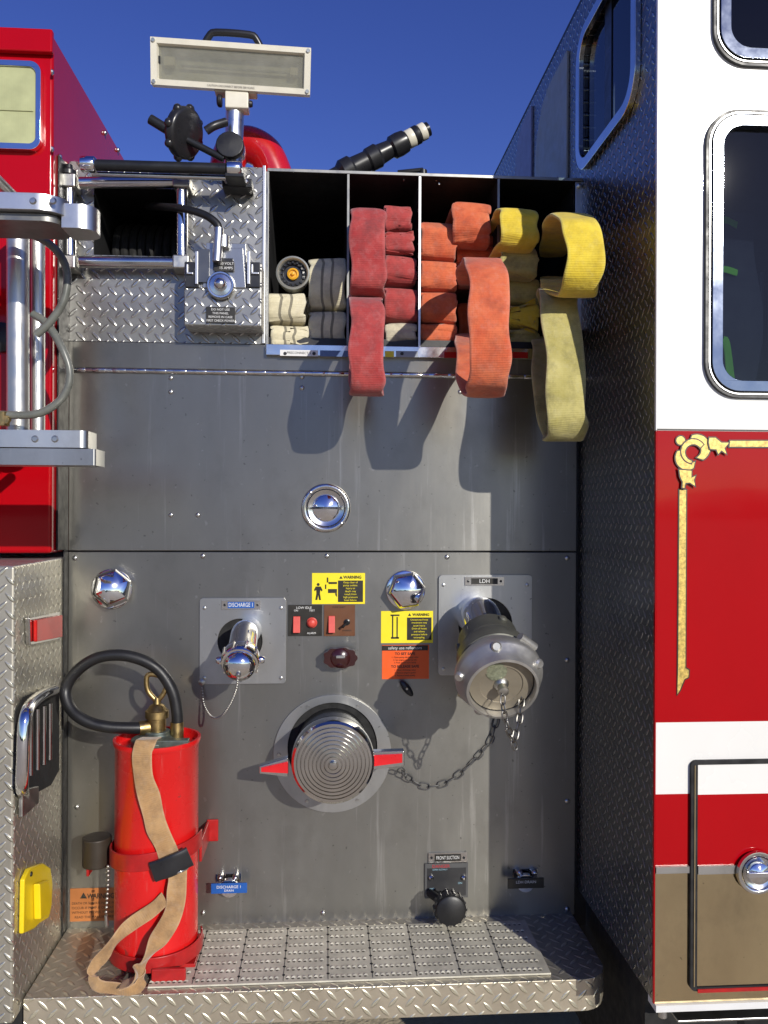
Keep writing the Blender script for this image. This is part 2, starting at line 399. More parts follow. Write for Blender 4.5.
def link(bm, c, d, rot, ln, w, r, mi=0):                # one oval chain link
    d = Vector(d).normalized(); s = d.orthogonal().normalized(); t = d.cross(s); s = s*math.cos(rot)+t*math.sin(rot)
    pts = [Vector(c)+d*(ln/2-w/2+0)*math.copysign(1, math.cos(a))*(1 if abs(math.cos(a)) > .01 else 0)+d*math.cos(a)*w/2+s*math.sin(a)*w/2 for a in [2*PI*i/16+.01 for i in range(16)]]
    n = 6; rings = []
    for i, p in enumerate(pts):
        tg = (pts[(i+1) % 16]-pts[i-1]).normalized(); q = d.cross(s).normalized(); e = tg.cross(q)
        rings.append([bm.verts.new(p+(q*math.cos(2*PI*j/n)+e*math.sin(2*PI*j/n))*r) for j in range(n)])
    for i in range(16):
        a, b = rings[i], rings[(i+1) % 16]
        for j in range(n): bm.faces.new((a[j], a[(j+1) % n], b[(j+1) % n], b[j])).material_index = mi
def chain(bm, pts, ln, w, r):
    ps = smooth(pts, 24); acc = 0; last = ps[0]; k = 0; step = ln-2.6*r
    for a, b in zip(ps, ps[1:]):
        acc += (b-a).length
        if acc >= step: acc = 0; link(bm, b, b-a, (k % 2)*PI/2+.4, ln, w, r); k += 1
def beads(bm, pts, r):
    ps = smooth(pts, 24); acc = 0
    for a, b in zip(ps, ps[1:]):
        acc += (b-a).length
        if acc >= r*2.4: acc = 0; sphere(bm, b, r, 8)
# ================================================================== THE SETTING
bm = B(); bmesh.ops.create_grid(bm, x_segments=2, y_segments=2, size=600)
m, nt, b = newmat('dry_ground')
f = noise(nt, 1.5, 8, rough=.7); g = noise(nt, 60, 4)
L(nt, ramp(nt, f, [(.3, (.42, .36, .25)), (.7, (.57, .49, .36))]), b.inputs['Base Color']); b.inputs['Roughness'].default_value = .95
L(nt, bump(nt, g, .6, .01), b.inputs['Normal'])
GR = m
o = obj('ground', bm, GR); o.location.z = 0; o['kind'] = 'structure'
bm = B(); nseg = 120; R0 = 220  # unseen ring of hills, added as a horizon for the metal to reflect
hr = []
for i in range(nseg):
    a = 2*PI*i/nseg; hgt = 9+5*math.sin(a*3+1)+3*math.sin(a*11)+2*math.sin(a*23+2)
    hr.append((bm.verts.new((R0*math.cos(a), R0*math.sin(a), -.5)), bm.verts.new(((R0+25)*math.cos(a), (R0+25)*math.sin(a), hgt)), bm.verts.new(((R0+70)*math.cos(a), (R0+70)*math.sin(a), -.5))))
for i in range(nseg):
    a, c = hr[i], hr[(i+1) % nseg]
    bm.faces.new((a[0], c[0], c[1], a[1])); bm.faces.new((a[1], c[1], c[2], a[2]))
o = obj('reflected_hills', bm, simple('reflected_hill_scrub', (.09, .085, .045), .9, nz=.5, nscale=.05)); o['kind'] = 'structure'
# ================================================================== THE FIRE ENGINE
FE = empty('fire_engine', (0, 2.4, 0), 'red and white fire engine seen at its brushed steel pump panel between diamond plate bodywork', 'fire engine')
XL = -.562; XR = .572
# -- lower pump panel, upper pump panel
def px(u, v, p=0): return P(u, v, p).x
def pz(u, v, p=0): return P(u, v, p).z
zB = pz(325, 922); zS = pz(325, 551.5); zHn = pz(325, 374); zT = pz(325, 346)
xl = px(68, 600); xr = px(576, 600)
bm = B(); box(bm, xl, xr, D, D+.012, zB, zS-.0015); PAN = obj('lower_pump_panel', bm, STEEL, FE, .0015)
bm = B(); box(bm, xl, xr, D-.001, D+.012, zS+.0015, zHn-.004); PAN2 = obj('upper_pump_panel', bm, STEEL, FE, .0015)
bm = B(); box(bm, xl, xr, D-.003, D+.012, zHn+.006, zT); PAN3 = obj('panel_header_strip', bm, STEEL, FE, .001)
bm = B(); cyl(bm, (xl, D-.002, zHn), (xr, D-.002, zHn), .0055, n=12)
for i in range(26):
    x = xl+(xr-xl)*(i+.5)/26; lathe(bm, (x, D-.002, zHn), XA, [(.0058, -.014), (.0061, -.013), (.0061, .013), (.0058, .014)], 12)
obj('piano_hinge', bm, CHROME2, FE)
bm = B(); box(bm, XL-.01, xr+.03, D+.013, D+.03, zB-.03, zT+.02); obj('panel_backing', bm, BLACK, FE)
bm = B(); box(bm, XL+.001, xl+.001, D-.03, D-.0035, zB, pz(65, 170)); box(bm, XL+.0008, XL+.005, 1.768, D-.0305, pz(65, 549), pz(65, 170)); objs('rubber_seal', bm, BLACK, FE, bevel=.001)
# screws
SCR = [(75,558),(203,556),(327,556),(447,557),(567,558),(567,660),(567,801),(567,909),(77,678),(77,807),(203,913),(323,913),
       (171,378),(171,392),(171,515),(198,515),(302,377),(302,388),(460,382),(460,392),(566,378),(424,376)]
proto = None
for u, v in SCR:
    c = P(u, v)
    if proto is None:
        bm = B(); lathe(bm, c, (0, -1, 0), [(.0056, 0), (.0056, .0008), (.0048, .0022), (.0028, .0033), (.0012, .0036)], 16)
        proto = obj('screw', bm, SCREW, FE); W0 = c.copy(); cc = proto.location.copy()
    else:
        o = proto.copy(); C.objects.link(o); o.location = cc+(c-W0); o.location.y = cc.y; o.rotation_euler = (0, random.random(), 0)
# -- diamond plate header with reel opening
zTop = pz(170, 165); xh = px(263, 260)
bm = B(); ox0, oz0, ox1, oz1 = px(94, 220), pz(130, 256), px(178, 220), pz(130, 188)
front(bm, [(xl, zT+.001), (xh, zT+.001), (xh, zTop), (xl, zTop)], [[(ox0, oz0), (ox1, oz0), (ox1, oz1), (ox0, oz1)]], D-.002, .005)
obj('diamond_plate_header', bm, DX, FE)
bm = B(); t = .004
box(bm, xl, xh, D+.003, D+.40, zTop-.004, zTop-.001); obj('header_top_plate', bm, DXY, FE)
bm = B()
box(bm, ox0-.03, ox0-.003, D+.004, D+.4, oz0-.02, oz1+.02); box(bm, ox1+.003, ox1+.03, D+.004, D+.4, oz0-.02, oz1+.02)
box(bm, ox0-.03, ox1+.03, D+.004, D+.4, oz1+.021, oz1+.03); box(bm, ox0-.03, ox1+.03, D+.004, D+.4, oz0-.03, oz0-.021); box(bm, ox0-.03, ox1+.03, D+.401, D+.41, oz0-.03, oz1+.03)
obj('reel_recess', bm, SOOT, FE)
bm = B()
for i in range(9):
    x = ox0+.012+i*(ox1-ox0-.024)/8; c = Vector((x, D+.26, (oz0+oz1)/2-.02)); pts = [c+Vector((0, math.cos(a)*.12, math.sin(a)*.085)) for a in [2*PI*k/28 for k in range(29)]]
    tube(bm, pts, .0098, 8, 1, cap=False)
obj('hose_reel', bm, UNDER, FE)
# edge trim angle of header (bright right edge)
bm = B(); box(bm, px(262.5, 260), px(265.5, 260), D-.006, D+.02, zT+.002, zTop+.004); obj('edge_angle', bm, ALU, FE, .001)
# -- roller guide
bm = B()
for (a, b_, r) in (((80,183,.035),(176,182,.035),.0125), ((80,262,.035),(176,263,.035),.0125)):
    cyl(bm, P(*a), P(*b_), r)
for (a, b_, r) in (((70,190,.035),(70,256,.035),.0125), ((182,190,.035),(182,258,.035),.0125)): cyl(bm, P(*a), P(*b_), r)
RG = obj('roller_guide', bm, CHROME2, FE)
bm = B()
for u, v in ((69,182),(182,182),(69,263),(182,263)):
    c = P(u, v, .036); box(bm, c.x-.018, c.x+.018, D-.052, D-.003, c.z-.016, c.z+.014)
objs('roller_block', bm, NICKEL, RG, bevel=.004)
bm = B()
for u, v in ((69,182),(182,182)): lathe(bm, P(u, v, .036)+Vector((0, 0, .014)), ZA, [(.017, 0), (.017, .008), (.009, .014), (.008, .022)], 16)
objs('roller_cap', bm, BLACKP, RG)
bm = B(); cyl(bm, P(92,165,.09), P(226,169,.09), .0115); TR = obj('top_roller', bm, BLACKM, FE)
bm = B()
for u, v, s in ((88,164.5,1), (234,169,-1)):
    c = P(u, v, .09); lathe(bm, c-Vector((.017, 0, 0)), XA, [(.008, 0), (.0155, .004), (.0165, .01), (.0165, .030), (.013, .034)], 20)
objs('roller_end_cap', bm, CHROME, TR, ang=50)
bm = B(); cyl(bm, P(92,174,.075), P(226,178,.075), .0055, n=12); obj('lower_rail', bm, CHROME2, TR)
bm = B(); pbox(bm, 222, 178, 252, 187, .05, .004); c = P(236, 172, .07); box(bm, c.x-.02, c.x+.02, D-.10, D-.004, c.z-.022, c.z-.013)
obj('roller_bracket', bm, BLACKM, TR, .002)
bm = B()
for u, v in ((227,181.5),(246,182)): lathe(bm, P(u, v, .05), (0,-1,0), [(.006, 0), (.006, .003), (.004, .005)], 6)
objs('bracket_bolt', bm, SCREW, TR)
# -- electric box
bm = B(); pbox(bm, 184, 262, 262, 326, .075, .003); bynormal(bm); EB = obj('receptacle_box', bm, DIA, FE, .003)
bm = B()
a, b_, c_, d_ = P(202,288,.078), P(246,288,.078), P(243,248,.078), P(210,248,.078)
front(bm, [(a.x, a.z), (b_.x, b_.z), (c_.x, c_.z), (d_.x, d_.z)], [], D-.079, .004); pbox(bm, 206, 243, 246, 263, .074, .003)
obj('flip_cover', bm, STEEL2, EB, .0015)
bm = B()
for u0, u1 in ((185, 199), (246, 260)): pbox(bm, u0, 262, u1, 287, .081, .074)
pbox(bm, 213, 258, 233, 270, .083, .074)
objs('hinge_pocket', bm, BLACKP, EB, bevel=.001)
bm = B()
for u in (195, 247): pbox(bm, u, 251, u+3, 284, .086, .077)
for u0, u1 in ((186, 193), (251, 259)): pbox(bm, u0, 272, u1, 274, .086, .077); pbox(bm, u0, 264, u0+2, 274, .086, .077)
objs('hinge_strap', bm, ALU, EB, bevel=.001)
bm = B(); pbox(bm, 197, 249, 209, 282, .084, .077); obj('slate_label', bm, simple('slate_plate', (.05, .06, .09), .4), EB)
bm = B(); lathe(bm, P(221,286,.079), (0,-1,0), [(.029, 0), (.030, .006), (.027, .012), (.024, .012), (.022, .009), (.014, .010), (.0115, .022), (.007, .026), (.001, .027)], 28)
obj('round_knob', bm, CHROME2, EB, ang=50)
bm = B(); pbox(bm, 206, 307, 235, 323, .0785, .076, 0)
for i, s in enumerate(('DO NOT USE', 'THIS PANEL', 'REMOVE IN CASE', 'FIRST CHECK POWER')): text(bm, s, P(220.5, 309.7+i*3.7, .0785), M_(2.2, .08), 1, wmax=M_(26))
obj('notice_plate', bm, [STK, STW], EB)
bm = B(); pbox(bm, 214, 261, 234, 271, .0845, .0832, 0)
for i, s in enumerate(('120 VOLT', '15 AMPS')): text(bm, s, P(226, 263.7+i*4.4, .0845), M_(2.6, .08), 1, wmax=M_(14))
obj('rating_plate', bm, [STK, STW], EB)
bm = B(); cyl(bm, P(219,228,.095), P(217,262,.095), .010, n=16); cyl(bm, P(224,236,.088), P(224,248,.088), .011, n=16); obj('plug_stem', bm, ALU, EB, .001)
bm = B(); tube(bm, [P(148,206,-.06), P(165,207,.02), P(185,209,.07), (P(205,215,.09)), P(217,224,.095), P(219,231,.095)], .0082); obj('power_cord', bm, BLACK, FE)
# -- hose bed box
x0 = px(267, 260); x1 = px(583, 200); zt = pz(425, 175); zb = pz(425, 348); DP = D+.75
bm = B()
box(bm, x0, x1, D, DP, zt-.004, zt)              # top
box(bm, x0, x1, D, DP, zb-.006, zb)              # floor
box(bm, x0, x0+.004, D+.001, DP-.001, zb+.001, zt-.005); box(bm, x1-.018, x1-.012, D+.001, DP-.001, zb+.001, zt-.005); box(bm, x0, x1, DP, DP+.005, zb-.006, zt)
HB = obj('hose_bed', bm, SOOT, FE)
bm = B(); box(bm, x0, x1, D-.004, D-.0005, zt-.004, zt+.003); box(bm, x0-.003, x0+.004, D-.004, D-.0005, zb, zt-.0045); obj('bed_edge_trim', bm, TRIM, HB, .0008)
for u in (348, 419.5, 498):
    x = px(u, 260); bm = B(); box(bm, x-.0022, x+.0022, D+.001, DP-.002, zb+.001, zt-.005, 0); box(bm, x-.0024, x+.0024, D-.0035, D+.0005, zb+.001, zt-.005, 1)
    obj('bed_divider', bm, [SOOT, ALU if u == 419.5 else TRIM], HB)
bm = B(); box(bm, x1-.0185, x1, D-.004, D+.02, pz(580, 330), zt-.006); obj('corner_post', bm, ALU, HB, .001)
bm = B(); lathe(bm, P(579, 186, .004), (0,-1,0), [(.006, 0), (.006, .003), (.003, .005)], 12)
for u, v in ((404,179),(415,178),(436,179),(439,183)): lathe(bm, P(u, v+1, -.02), (0,-1,0), [(.003, 0), (.002, .003)], 8)
objs('bed_bolt', bm, SCREW, HB)
# bed sill with its decals
bm = B(); sz0, sz1 = pz(425, 359), pz(425, 348); box(bm, x0, px(540, 350), D-.018, D-.002, sz0, sz1-.001)
SI = obj('bed_sill', bm, CHROME2, FE, .001)
def decal(name, u0, v0, u1, v1, p, mats, parent, lines=(), h=2, lh=3, wm=None):
    bm = B(); pbox(bm, u0, v0, u1, v1, p+.0012, p+.0003)
    for i, s in enumerate(lines): text(bm, s, P((u0+u1)/2, (v0+v1)/2+(i-(len(lines)-1)/2)*lh, p+.0012), M_(h, p), 1, wmax=M_(wm or (u1-u0)*.9, p))
    return obj(name, bm, mats, parent)
decal('white_sill_label', 280, 350, 318, 356, .018, [STW, STK], SI, ('PRECONNECT 1',), 2.4)
decal('blue_sill_label', 320, 350.5, 348, 356.5, .018, [simple('sill_blue', (.10, .16, .33), .3), STW], SI)
decal('yellow_sill_label', 385, 351, 394, 357, .018, [STY, STK], SI)
for u0, u1 in ((444, 462), (510, 528)): decal('red_reflector_strip', u0, 352, u1, 358, .018, [REFR], SI)
decal('grey_sill_label', 396, 351, 418, 357, .018, [simple('sill_grey', (.3, .33, .38), .3)], SI)
bm = B()
for u in (285, 314, 402): lathe(bm, P(u, 353.5, .019), (0,-1,0), [(.004, 0), (.003, .002)], 10)
objs('sill_rivet', bm, BLACKM, SI)
# ================================================================== recessed latch, hex caps
def latch(name, c, R, parent, k=1.0):
    bm = B(); lathe(bm, c, (0,-1,0), [(R*.74, .0005), (R*.76, .004), (R*.86, .007), (R*.97, .006), (R, .002), (R, 0)], 40, cap=False)
    lathe(bm, c, (0,-1,0), [(R*.74, .0045), (R*.66, .003), (R*.5, .0012), (R*.2, .0008), (.001, .0008)], 40, cap=False)
    o = obj(name, bm, CHROME2, parent, ang=60)
    return o, c, R
def latch_paddle(c, R, parent):
    bm = B(); lathe(bm, c, (0,-1,0), [(R*.52, .002), (R*.53, .007), (R*.47, .0095), (R*.001, .0125)], 32, cap=False)
    box(bm, c.x-R*.58, c.x+R*.58, c.y-.016, c.y-.008, c.z-R*.05, c.z+R*.05)
    obj('latch_paddle', bm, CHROME, parent, .0006, ang=60)
    bm = B()
    for a in (45, 135, 225, 315):
        a = math.radians(a); lathe(bm, c+Vector((math.cos(a)*R*.88, -.006, math.sin(a)*R*.88)), (0,-1,0), [(.0035, 0), (.003, .0022), (.001, .003)], 10)
    objs('latch_screw', bm, SCREW, parent)
c = P(326, 508); R = M_(24.5); o, _, _ = latch('door_latch', c, R, FE); latch_paddle(c, R, o)
for u, v, ph, tlt in ((112, 589, .35, (.25, -1, .2)), (405.5, 590, .15, (0, -1, .05))):
    bm = B(); c = P(u, v, 0); r = M_(19.5)
    lathe(bm, c, tlt, [(r*.72, .0), (r*.80, .012), (r*.95, .014), (r*1.0, .018), (r*.97, .032), (r*.80, .042), (r*.35, .049)], 6, phase=ph)
    lathe(bm, c, (0,-1,0), [(r*1.02, 0), (r*1.02, .004), (r*.9, .006)], 32)
    obj('chrome_hex_cap', bm, CHROME, FE, .0035, 4, ang=80)
# ================================================================== left discharge
def corners(u0, v0, u1, v1, p=0): return px(u0, (v0+v1)/2, p), pz((u0+u1)/2, v1, p), px(u1, (v0+v1)/2, p), pz((u0+u1)/2, v0, p)
def discharge_plate(name, u0, v0, u1, v1, hu, hv, hr, t=.006):
    a = corners(u0, v0, u1, v1, t); bm = B(); hc = P(hu, hv, t)
    front(bm, rrect(*a, .008, 4), [circ(hc.x, hc.z, M_(hr), 44)], D-t, t-.0005)
    o = obj(name, bm, STEEL2, FE, .0012)
    bm = B(); lathe(bm, (hc.x, D-.0002, hc.z), (0,-1,0), [(M_(hr)+.003, 0), (M_(hr)+.003, .0008)], 40); obj('hole_shade_disc', bm, UNDER, o)  # black disc painted in as the dark of the open hole
    bm = B()
    for uu_, vv_ in ((u0+5, v0+10), (u1-5, v0+10), (u0+5, v1-6), (u1-5, v1-6)): lathe(bm, P(uu_, vv_, t), (0,-1,0), [(.0042, 0), (.0036, .0016), (.001, .0024)], 12)
    objs('plate_screw', bm, SCREW, o)
    return o
def name_plate(parent, u0, v0, u1, v1, p, s, mat, h=4.2, screws=True):
    bm = B(); pbox(bm, u0, v0, u1, v1, p+.003, p+.0002, 0)
    w = u1-u0; pbox(bm, u0+w*.16, v0+1.3, u1-w*.16, v1-1.3, p+.0036, p+.0031, 1)
    text(bm, s, P((u0+u1)/2, (v0+v1)/2, p+.0036), M_(h, p), 2, wmax=M_(w*.6, p))
    for u in (u0+w*.08, u1-w*.08): lathe(bm, P(u, (v0+v1)/2, p+.003), (0,-1,0), [(.003, 0), (.0025, .0018)], 10, 3)
    return obj('name_plate', bm, [CHROME2, mat, STW, BLACKM], parent)
DPL = discharge_plate('discharge_plate', 199.5, 598, 286, 684, 240, 641, 22)
name_plate(DPL, 221.5, 600.5, 260.5, 609.5, .006, 'DISCHARGE 1', STB)
ax = Vector((-.0, -math.cos(math.radians(27)), -math.sin(math.radians(27)))).normalized(); s0 = P(238.5, 673, .215)-ax*.112
bm = B(); tube(bm, [Vector((s0.x, D+.03, s0.z+.003)), Vector((s0.x, D-.05, s0.z+.002)), s0-ax*.02+Vector((0, 0, -.002)), s0+ax*.02, s0+ax*.06], .0285, 30, 6); lathe(bm, s0-ax*.04, ax, [(.0285, .083), (.0285, .085), (.034, .088), (.034, .095), (.0305, .098), (.0305, .108)], 36)
DC = obj('discharge_outlet', bm, CHROME, FE, ang=40)
bm = B(); lathe(bm, s0+ax*.058, ax, [(.036, 0), (.0385, .004), (.0385, .022), (.036, .026), (.0325, .027), (.0325, .034), (.030, .040), (.024, .0485), (.013, .054), (.004, .056)], 36)
for k in range(2):
    dv = Vector((1, 0, 0))*(1 if k else -1); q = s0+ax*.070+dv*.038; lathe(bm, q, dv, [(.008, 0), (.008, .006), (.005, .010)], 12)
for k in range(10):
    a = 2*PI*k/10; axx, ss_, tt_ = frame(ax); q = s0+ax*.071+(ss_*math.cos(a)+tt_*math.sin(a))*.0385; lathe(bm, q-ax*.01, ax, [(.0028, 0), (.0028, .02)], 8)
obj('discharge_cap', bm, CHROME, DC, ang=40)
q = s0+ax*.114
bm = B(); lathe(bm, q, ax, [(.0055, 0), (.0055, .005), (.0035, .008)], 12); beads(bm, [q+ax*.006, P(236, 690, .20), P(229, 706, .16), P(220, 717, .12), P(211, 716, .08), P(204, 704, .03), P(202, 688, .012)], .0024)
lathe(bm, P(202, 682, .006), (0,-1,0), [(.007, 0), (.007, .004), (.003, .006)], 14)
obj('bead_chain', bm, NICKEL, DC)
# ================================================================== large-diameter discharge
LPL = discharge_plate('large_discharge_plate', 438.5, 575, 532, 675, 485.5, 625, 27.5)
name_plate(LPL, 465, 577, 504, 585.5, .006, 'LDH', STK, 4)
ax = Vector((.0, -math.cos(math.radians(26)), -math.sin(math.radians(26)))); s1 = P(503, 690, .315)-ax*.225; axx, ss_, tt_ = frame(ax)
bm = B(); tube(bm, [Vector((s1.x, D+.03, s1.z+.004)), Vector((s1.x, D-.05, s1.z+.003)), s1-ax*.03+Vector((0, 0, -.004)), s1+ax*.02, s1+ax*.06], .042, 40, 6)
LO = obj('large_discharge_outlet', bm, CHROME, FE, ang=40)
bm = B(); lathe(bm, s1+ax*.052, ax, [(0.0442, 0), (0.0580, .003), (0.0607, .008), (0.0607, .040), (0.0635, .044), (0.0635, .052), (0.0681, .058), (0.0727, .066), (0.0727, .094), (0.0644, .100)], 48)
for k in range(3):
    a = 2*PI*k/3+1.2; lathe(bm, s1+ax*.075+(ss_*math.cos(a)+tt_*math.sin(a))*.059, ss_*math.cos(a)+tt_*math.sin(a), [(0.0090, 0), (0.0090, .006), (0.0050, .009)], 14)
obj('swivel_collar', bm, OLIVE, LO, ang=35)
bm = B()
lathe(bm, s1+ax*.148, ax, [(.071, 0), (.0715, .010), (.073, .020), (.0835, .022), (.0845, .026), (.0845, .038), (.082, .044), (.0735, .054), (.0705, .066), (.0685, .076), (.0635, .077), (.0625, .074), (.0625, .060)], 60, cap=False)
for k in range(5):
    a = 2*PI*k/5+.5; dr = ss_*math.cos(a)+tt_*math.sin(a); q = s1+ax*.193+dr*.077
    lathe(bm, q, dr*.7+ax, [(.010, -.006), (0.0100, .006), (0.0070, .010)], 12)
for k in range(2):
    a = PI*k+.9; dr = ss_*math.cos(a)+tt_*math.sin(a); tg = ax.cross(dr); q = s1+ax*.165+dr*.083; cyl(bm, q-tg*.02, q+tg*.02, .009, n=12)
SR = obj('storz_cap_ring', bm, simple('bare_aluminium_casting', (.52, .51, .48), .42, .8, nz=.18, bmp=.1), LO, ang=35)
bm = B(); lathe(bm, s1+ax*.205, ax, [(0.0616, 0), (0.0607, .003), (0.0414, .005), (0.0405, .003), (0.0200, .003), (0.0001, .003)], 48, cap=False)
obj('storz_cap_face', bm, DISC, LO)
bm = B(); q = s1+ax*.208+tt_*.030-ss_*.012
for sc in ((.020, .0016),): lathe(bm, q, ax, [(.020, 0), (.020, .0016), (.017, .002)], 24)
obj('cap_badge', bm, simple('pale_green_badge', (.30, .32, .22), .4, .4, nz=.4, nscale=200), LO)
q = s1+ax*.208
bm = B(); lathe(bm, q, ax, [(.015, 0), (.012, .006), (.009, .008), (.009, .016), (.011, .018), (.010, .024), (.004, .026)], 16); obj('cap_boss', bm, BRASS if False else NICKEL, LO)
bm = B(); e0 = q+ax*.022; chain(bm, [e0, P(503, 706, .33), P(507, 725, .33), P(513, 742, .32), P(517, 752, .32)], .019, .0105, .0016)
chain(bm, [P(517, 752, .32), P(515, 738, .31), P(519, 722, .30), P(521, 706, .29), P(522, 694, .28)], .019, .0105, .0016)
obj('cap_chain', bm, simple('dark_chain_steel', (.25, .24, .22), .4, 1), LO)
# ================================================================== main intake
c = P(332.5, 753, 0)
bm = B(); front(bm, circ(c.x, c.z, M_(58.5), 72), [circ(c.x, c.z+.014, M_(44.5), 64)], D-.006, .0055); IN = obj('intake_flange', bm, STEEL2, FE, .0012)
bm = B(); lathe(bm, (c.x, D-.0003, c.z+.014), (0,-1,0), [(M_(44.5)+.003, 0), (M_(44.5)+.003, .0008)], 48); obj('flange_shade_disc', bm, UNDER, IN)  # black disc stands for the shaded depth of the intake opening
bm = B()
for a in (62, 118, 180, 242, 298, 0):
    a = math.radians(a); lathe(bm, (c.x+math.cos(a)*M_(53), D-.006, c.z+math.sin(a)*M_(53)), (0,-1,0), [(.0042, 0), (.0035, .0015)], 12)
objs('flange_screw', bm, SCREW, IN)
IX = Vector((0, -1, .0)).normalized(); r = M_(42, .15); ci = Vector((c.x, D-.048, P(331, 763.5, .15).z))
bm = B(); lathe(bm, (ci.x, D-.001, ci.z), IX, [(.078, 0), (.078, .048)], 60, 1); lathe(bm, ci, IX, [(.080, 0), (.080, .03), (.074, .033), (.074, .055), (r, .057)], 60, 1)
prof = [(r*.97, .057), (r, .061), (r, .090), (r*.985, .096)]
nr = 9
for i in range(nr):
    ra = r*(.93-.84*i/nr); rb = r*(.93-.84*(i+.62)/nr); rc = r*(.93-.84*(i+.78)/nr); h = .098+.016*(1-(ra/r)**2)
    prof += [(ra, h), (rb, h+.0003), (rc, h-.0026), (r*(.93-.84*(i+.9)/nr), h-.0026)]
prof += [(r*.09, .112), (r*.085, .118), (r*.02, .119)]
lathe(bm, ci, IX, prof, 72, 0); IC = obj('intake_cap', bm, [simple('polished_cap_metal', (.70, .68, .64), .09, 1, nz=.15), BLACKM], FE, ang=30)
for u0, u1, w0, w1, tz in ((288, 259, 9.5, 3.5, 770), (372, 404.5, 9, 7.5, 758.5)):
    for big, nm, mt, pp in ((1.0, 'cap_handle', CHROME2, .128), (.62, 'handle_inlay', REDK, .1305)):
        bm = B(); pts = []
        t0 = 767.5 if u1 < 300 else 761
        k = 0 if big == 1 else 2.2; sg = 1 if u1 > u0 else -1
        quad = [(u0, t0-w0*(big if big < 1 else 1)), (u1-sg*k, tz-w1*(big if big < 1 else 1)), (u1-sg*k, tz+w1*(big*.9 if big < 1 else 1)), (u0, t0+w0*(big if big < 1 else 1))]
        pl = [P(a, b2, pp) for a, b2 in quad]; front(bm, [(q.x, q.z) for q in pl], [], D-pp, .022 if big == 1 else .002)
        if big == 1: HD = obj(nm, bm, mt, IC, .002)
        else: obj(nm, bm, simple('bright_red_inlay', (.65, .01, .015), .3, 0, .4), IC)
bm = B(); chain(bm, [P(398, 767, .05), P(408, 777, .012), P(424, 786, .006), P(443, 784, .006), P(462, 772, .006), P(478, 756, .006), P(490, 741, .006), P(498, 716, .006)], .024, .0135, .0016)
obj('intake_chain', bm, simple('dull_chain_steel', (.10, .10, .10), .6, .3), IC)
# ================================================================== stickers
def sticker(name, u0, v0, u1, v1, mats, draw, parent=FE, p=.0, label=None):
    bm = B(); pbox(bm, u0, v0, u1, v1, p+.0012, p+.0004, 0); draw(bm, p+.0012); return obj(name, bm, mats, parent, label=label)
def quad(bm, u0, v0, u1, v1, p, mi): pbox(bm, u0, v0, u1, v1, p+.0005, p+.0001, mi)
def poly(bm, pts, p, mi):
    q = [P(u, v, p+.0005) for u, v in pts]; front(bm, [(a.x, a.z) for a in q], [], D-p-.0005, .0003, mi)
def lines(bm, ls, uc, v0, dv, h, p, mi, wm): 
    for i, s in enumerate(ls): text(bm, s, P(uc, v0+i*dv, p), M_(h), mi, wmax=M_(wm))
def st1(bm, p):
    quad(bm, 338, 580.5, 363, 602, p, 1)
    poly(bm, [(339.3, 578.7), (341, 575.8), (342.7, 578.7)], p, 1); text(bm, 'WARNING', P(352.5, 577.3, p+.0005), M_(3.0), 1, wmax=M_(18), bold=.02)
    lines(bm, ('Keep clear of', 'pump outlets.', 'Injury or', 'death may', 'result from', 'high pressure', 'hose failure.'), 350.5, 582.4, 2.95, 1.9, p+.0006, 0, 21)
    # person pictogram and hose outlets
    q = P(318.2, 584.5, p+.0005); front(bm, circ(q.x, q.z, M_(1.5), 14), [], D-p-.0005, .0003, 1)
    poly(bm, [(315.8, 586.5), (320.8, 586.5), (322.6, 590), (321.8, 591.5), (320.3, 590), (320, 593.5), (321, 600), (319, 600), (318.3, 595), (317.3, 600), (315.3, 600), (316.4, 593.5), (316.2, 590), (314.6, 591.3), (314.1, 589.6)], p, 1)
    quad(bm, 328.5, 582, 337, 584, p, 1); quad(bm, 326.8, 577.5, 328.3, 582.5, p, 1); quad(bm, 328, 589, 337, 593, p, 1); quad(bm, 325, 584.5, 326.3, 589, p, 1)
    poly(bm, [(335, 593.2), (337, 593.2), (337, 597), (335.6, 595.5)], p, 1)
sticker('yellow_warning_sticker', 312, 573, 365, 604, [STY, STK], st1, label='yellow warning sticker with a standing figure beside the switches')
def st2(bm, p):
    quad(bm, 407, 617.5, 431.5, 640, p, 1); poly(bm, [(408, 616), (409.6, 613.2), (411.2, 616)], p, 1); text(bm, 'WARNING', P(421, 614.7, p+.0005), M_(2.7), 1, wmax=M_(17), bold=.02)
    lines(bm, ('Unexpected hose', 'movement may', 'cause injury.', 'Drain all hoses', 'and relieve', 'pressure before', 'uncoupling.'), 419.2, 619.7, 2.95, 1.8, p+.0006, 0, 22)
    quad(bm, 392, 615.5, 393.3, 637, p, 1); quad(bm, 396.5, 617, 397.8, 638.5, p, 1); quad(bm, 390.5, 614.5, 399.5, 616, p, 1); quad(bm, 391, 637, 399, 638.8, p, 1)
sticker('lower_yellow_warning_sticker', 381, 611, 433, 643, [STY, STK], st2, label='yellow warning sticker under the right chrome cap')
def st3(bm, p):
    quad(bm, 382, 645.5, 428, 650.5, p, 1); text(bm, 'safety use reflectors', P(405, 648, p+.0006), M_(3), 2, wmax=M_(36))
    text(bm, 'TO SET SAFE', P(405, 653.8, p+.0002), M_(2.6), 1, wmax=M_(22), bold=.02)
    lines(bm, ('1. Open pump discharge valve', '2. Set engine speed to idle', '3. Push in and turn knob'), 405, 657.2, 2.7, 1.6, p+.0002, 1, 32)
    text(bm, 'TO RELEASE SAFE', P(405, 666.5, p+.0002), M_(2.6), 1, wmax=M_(30), bold=.02)
    lines(bm, ('1. Close discharge valve', '2. Reduce engine speed', '3. Release knob slowly'), 405, 670, 2.7, 1.6, p+.0002, 1, 32)
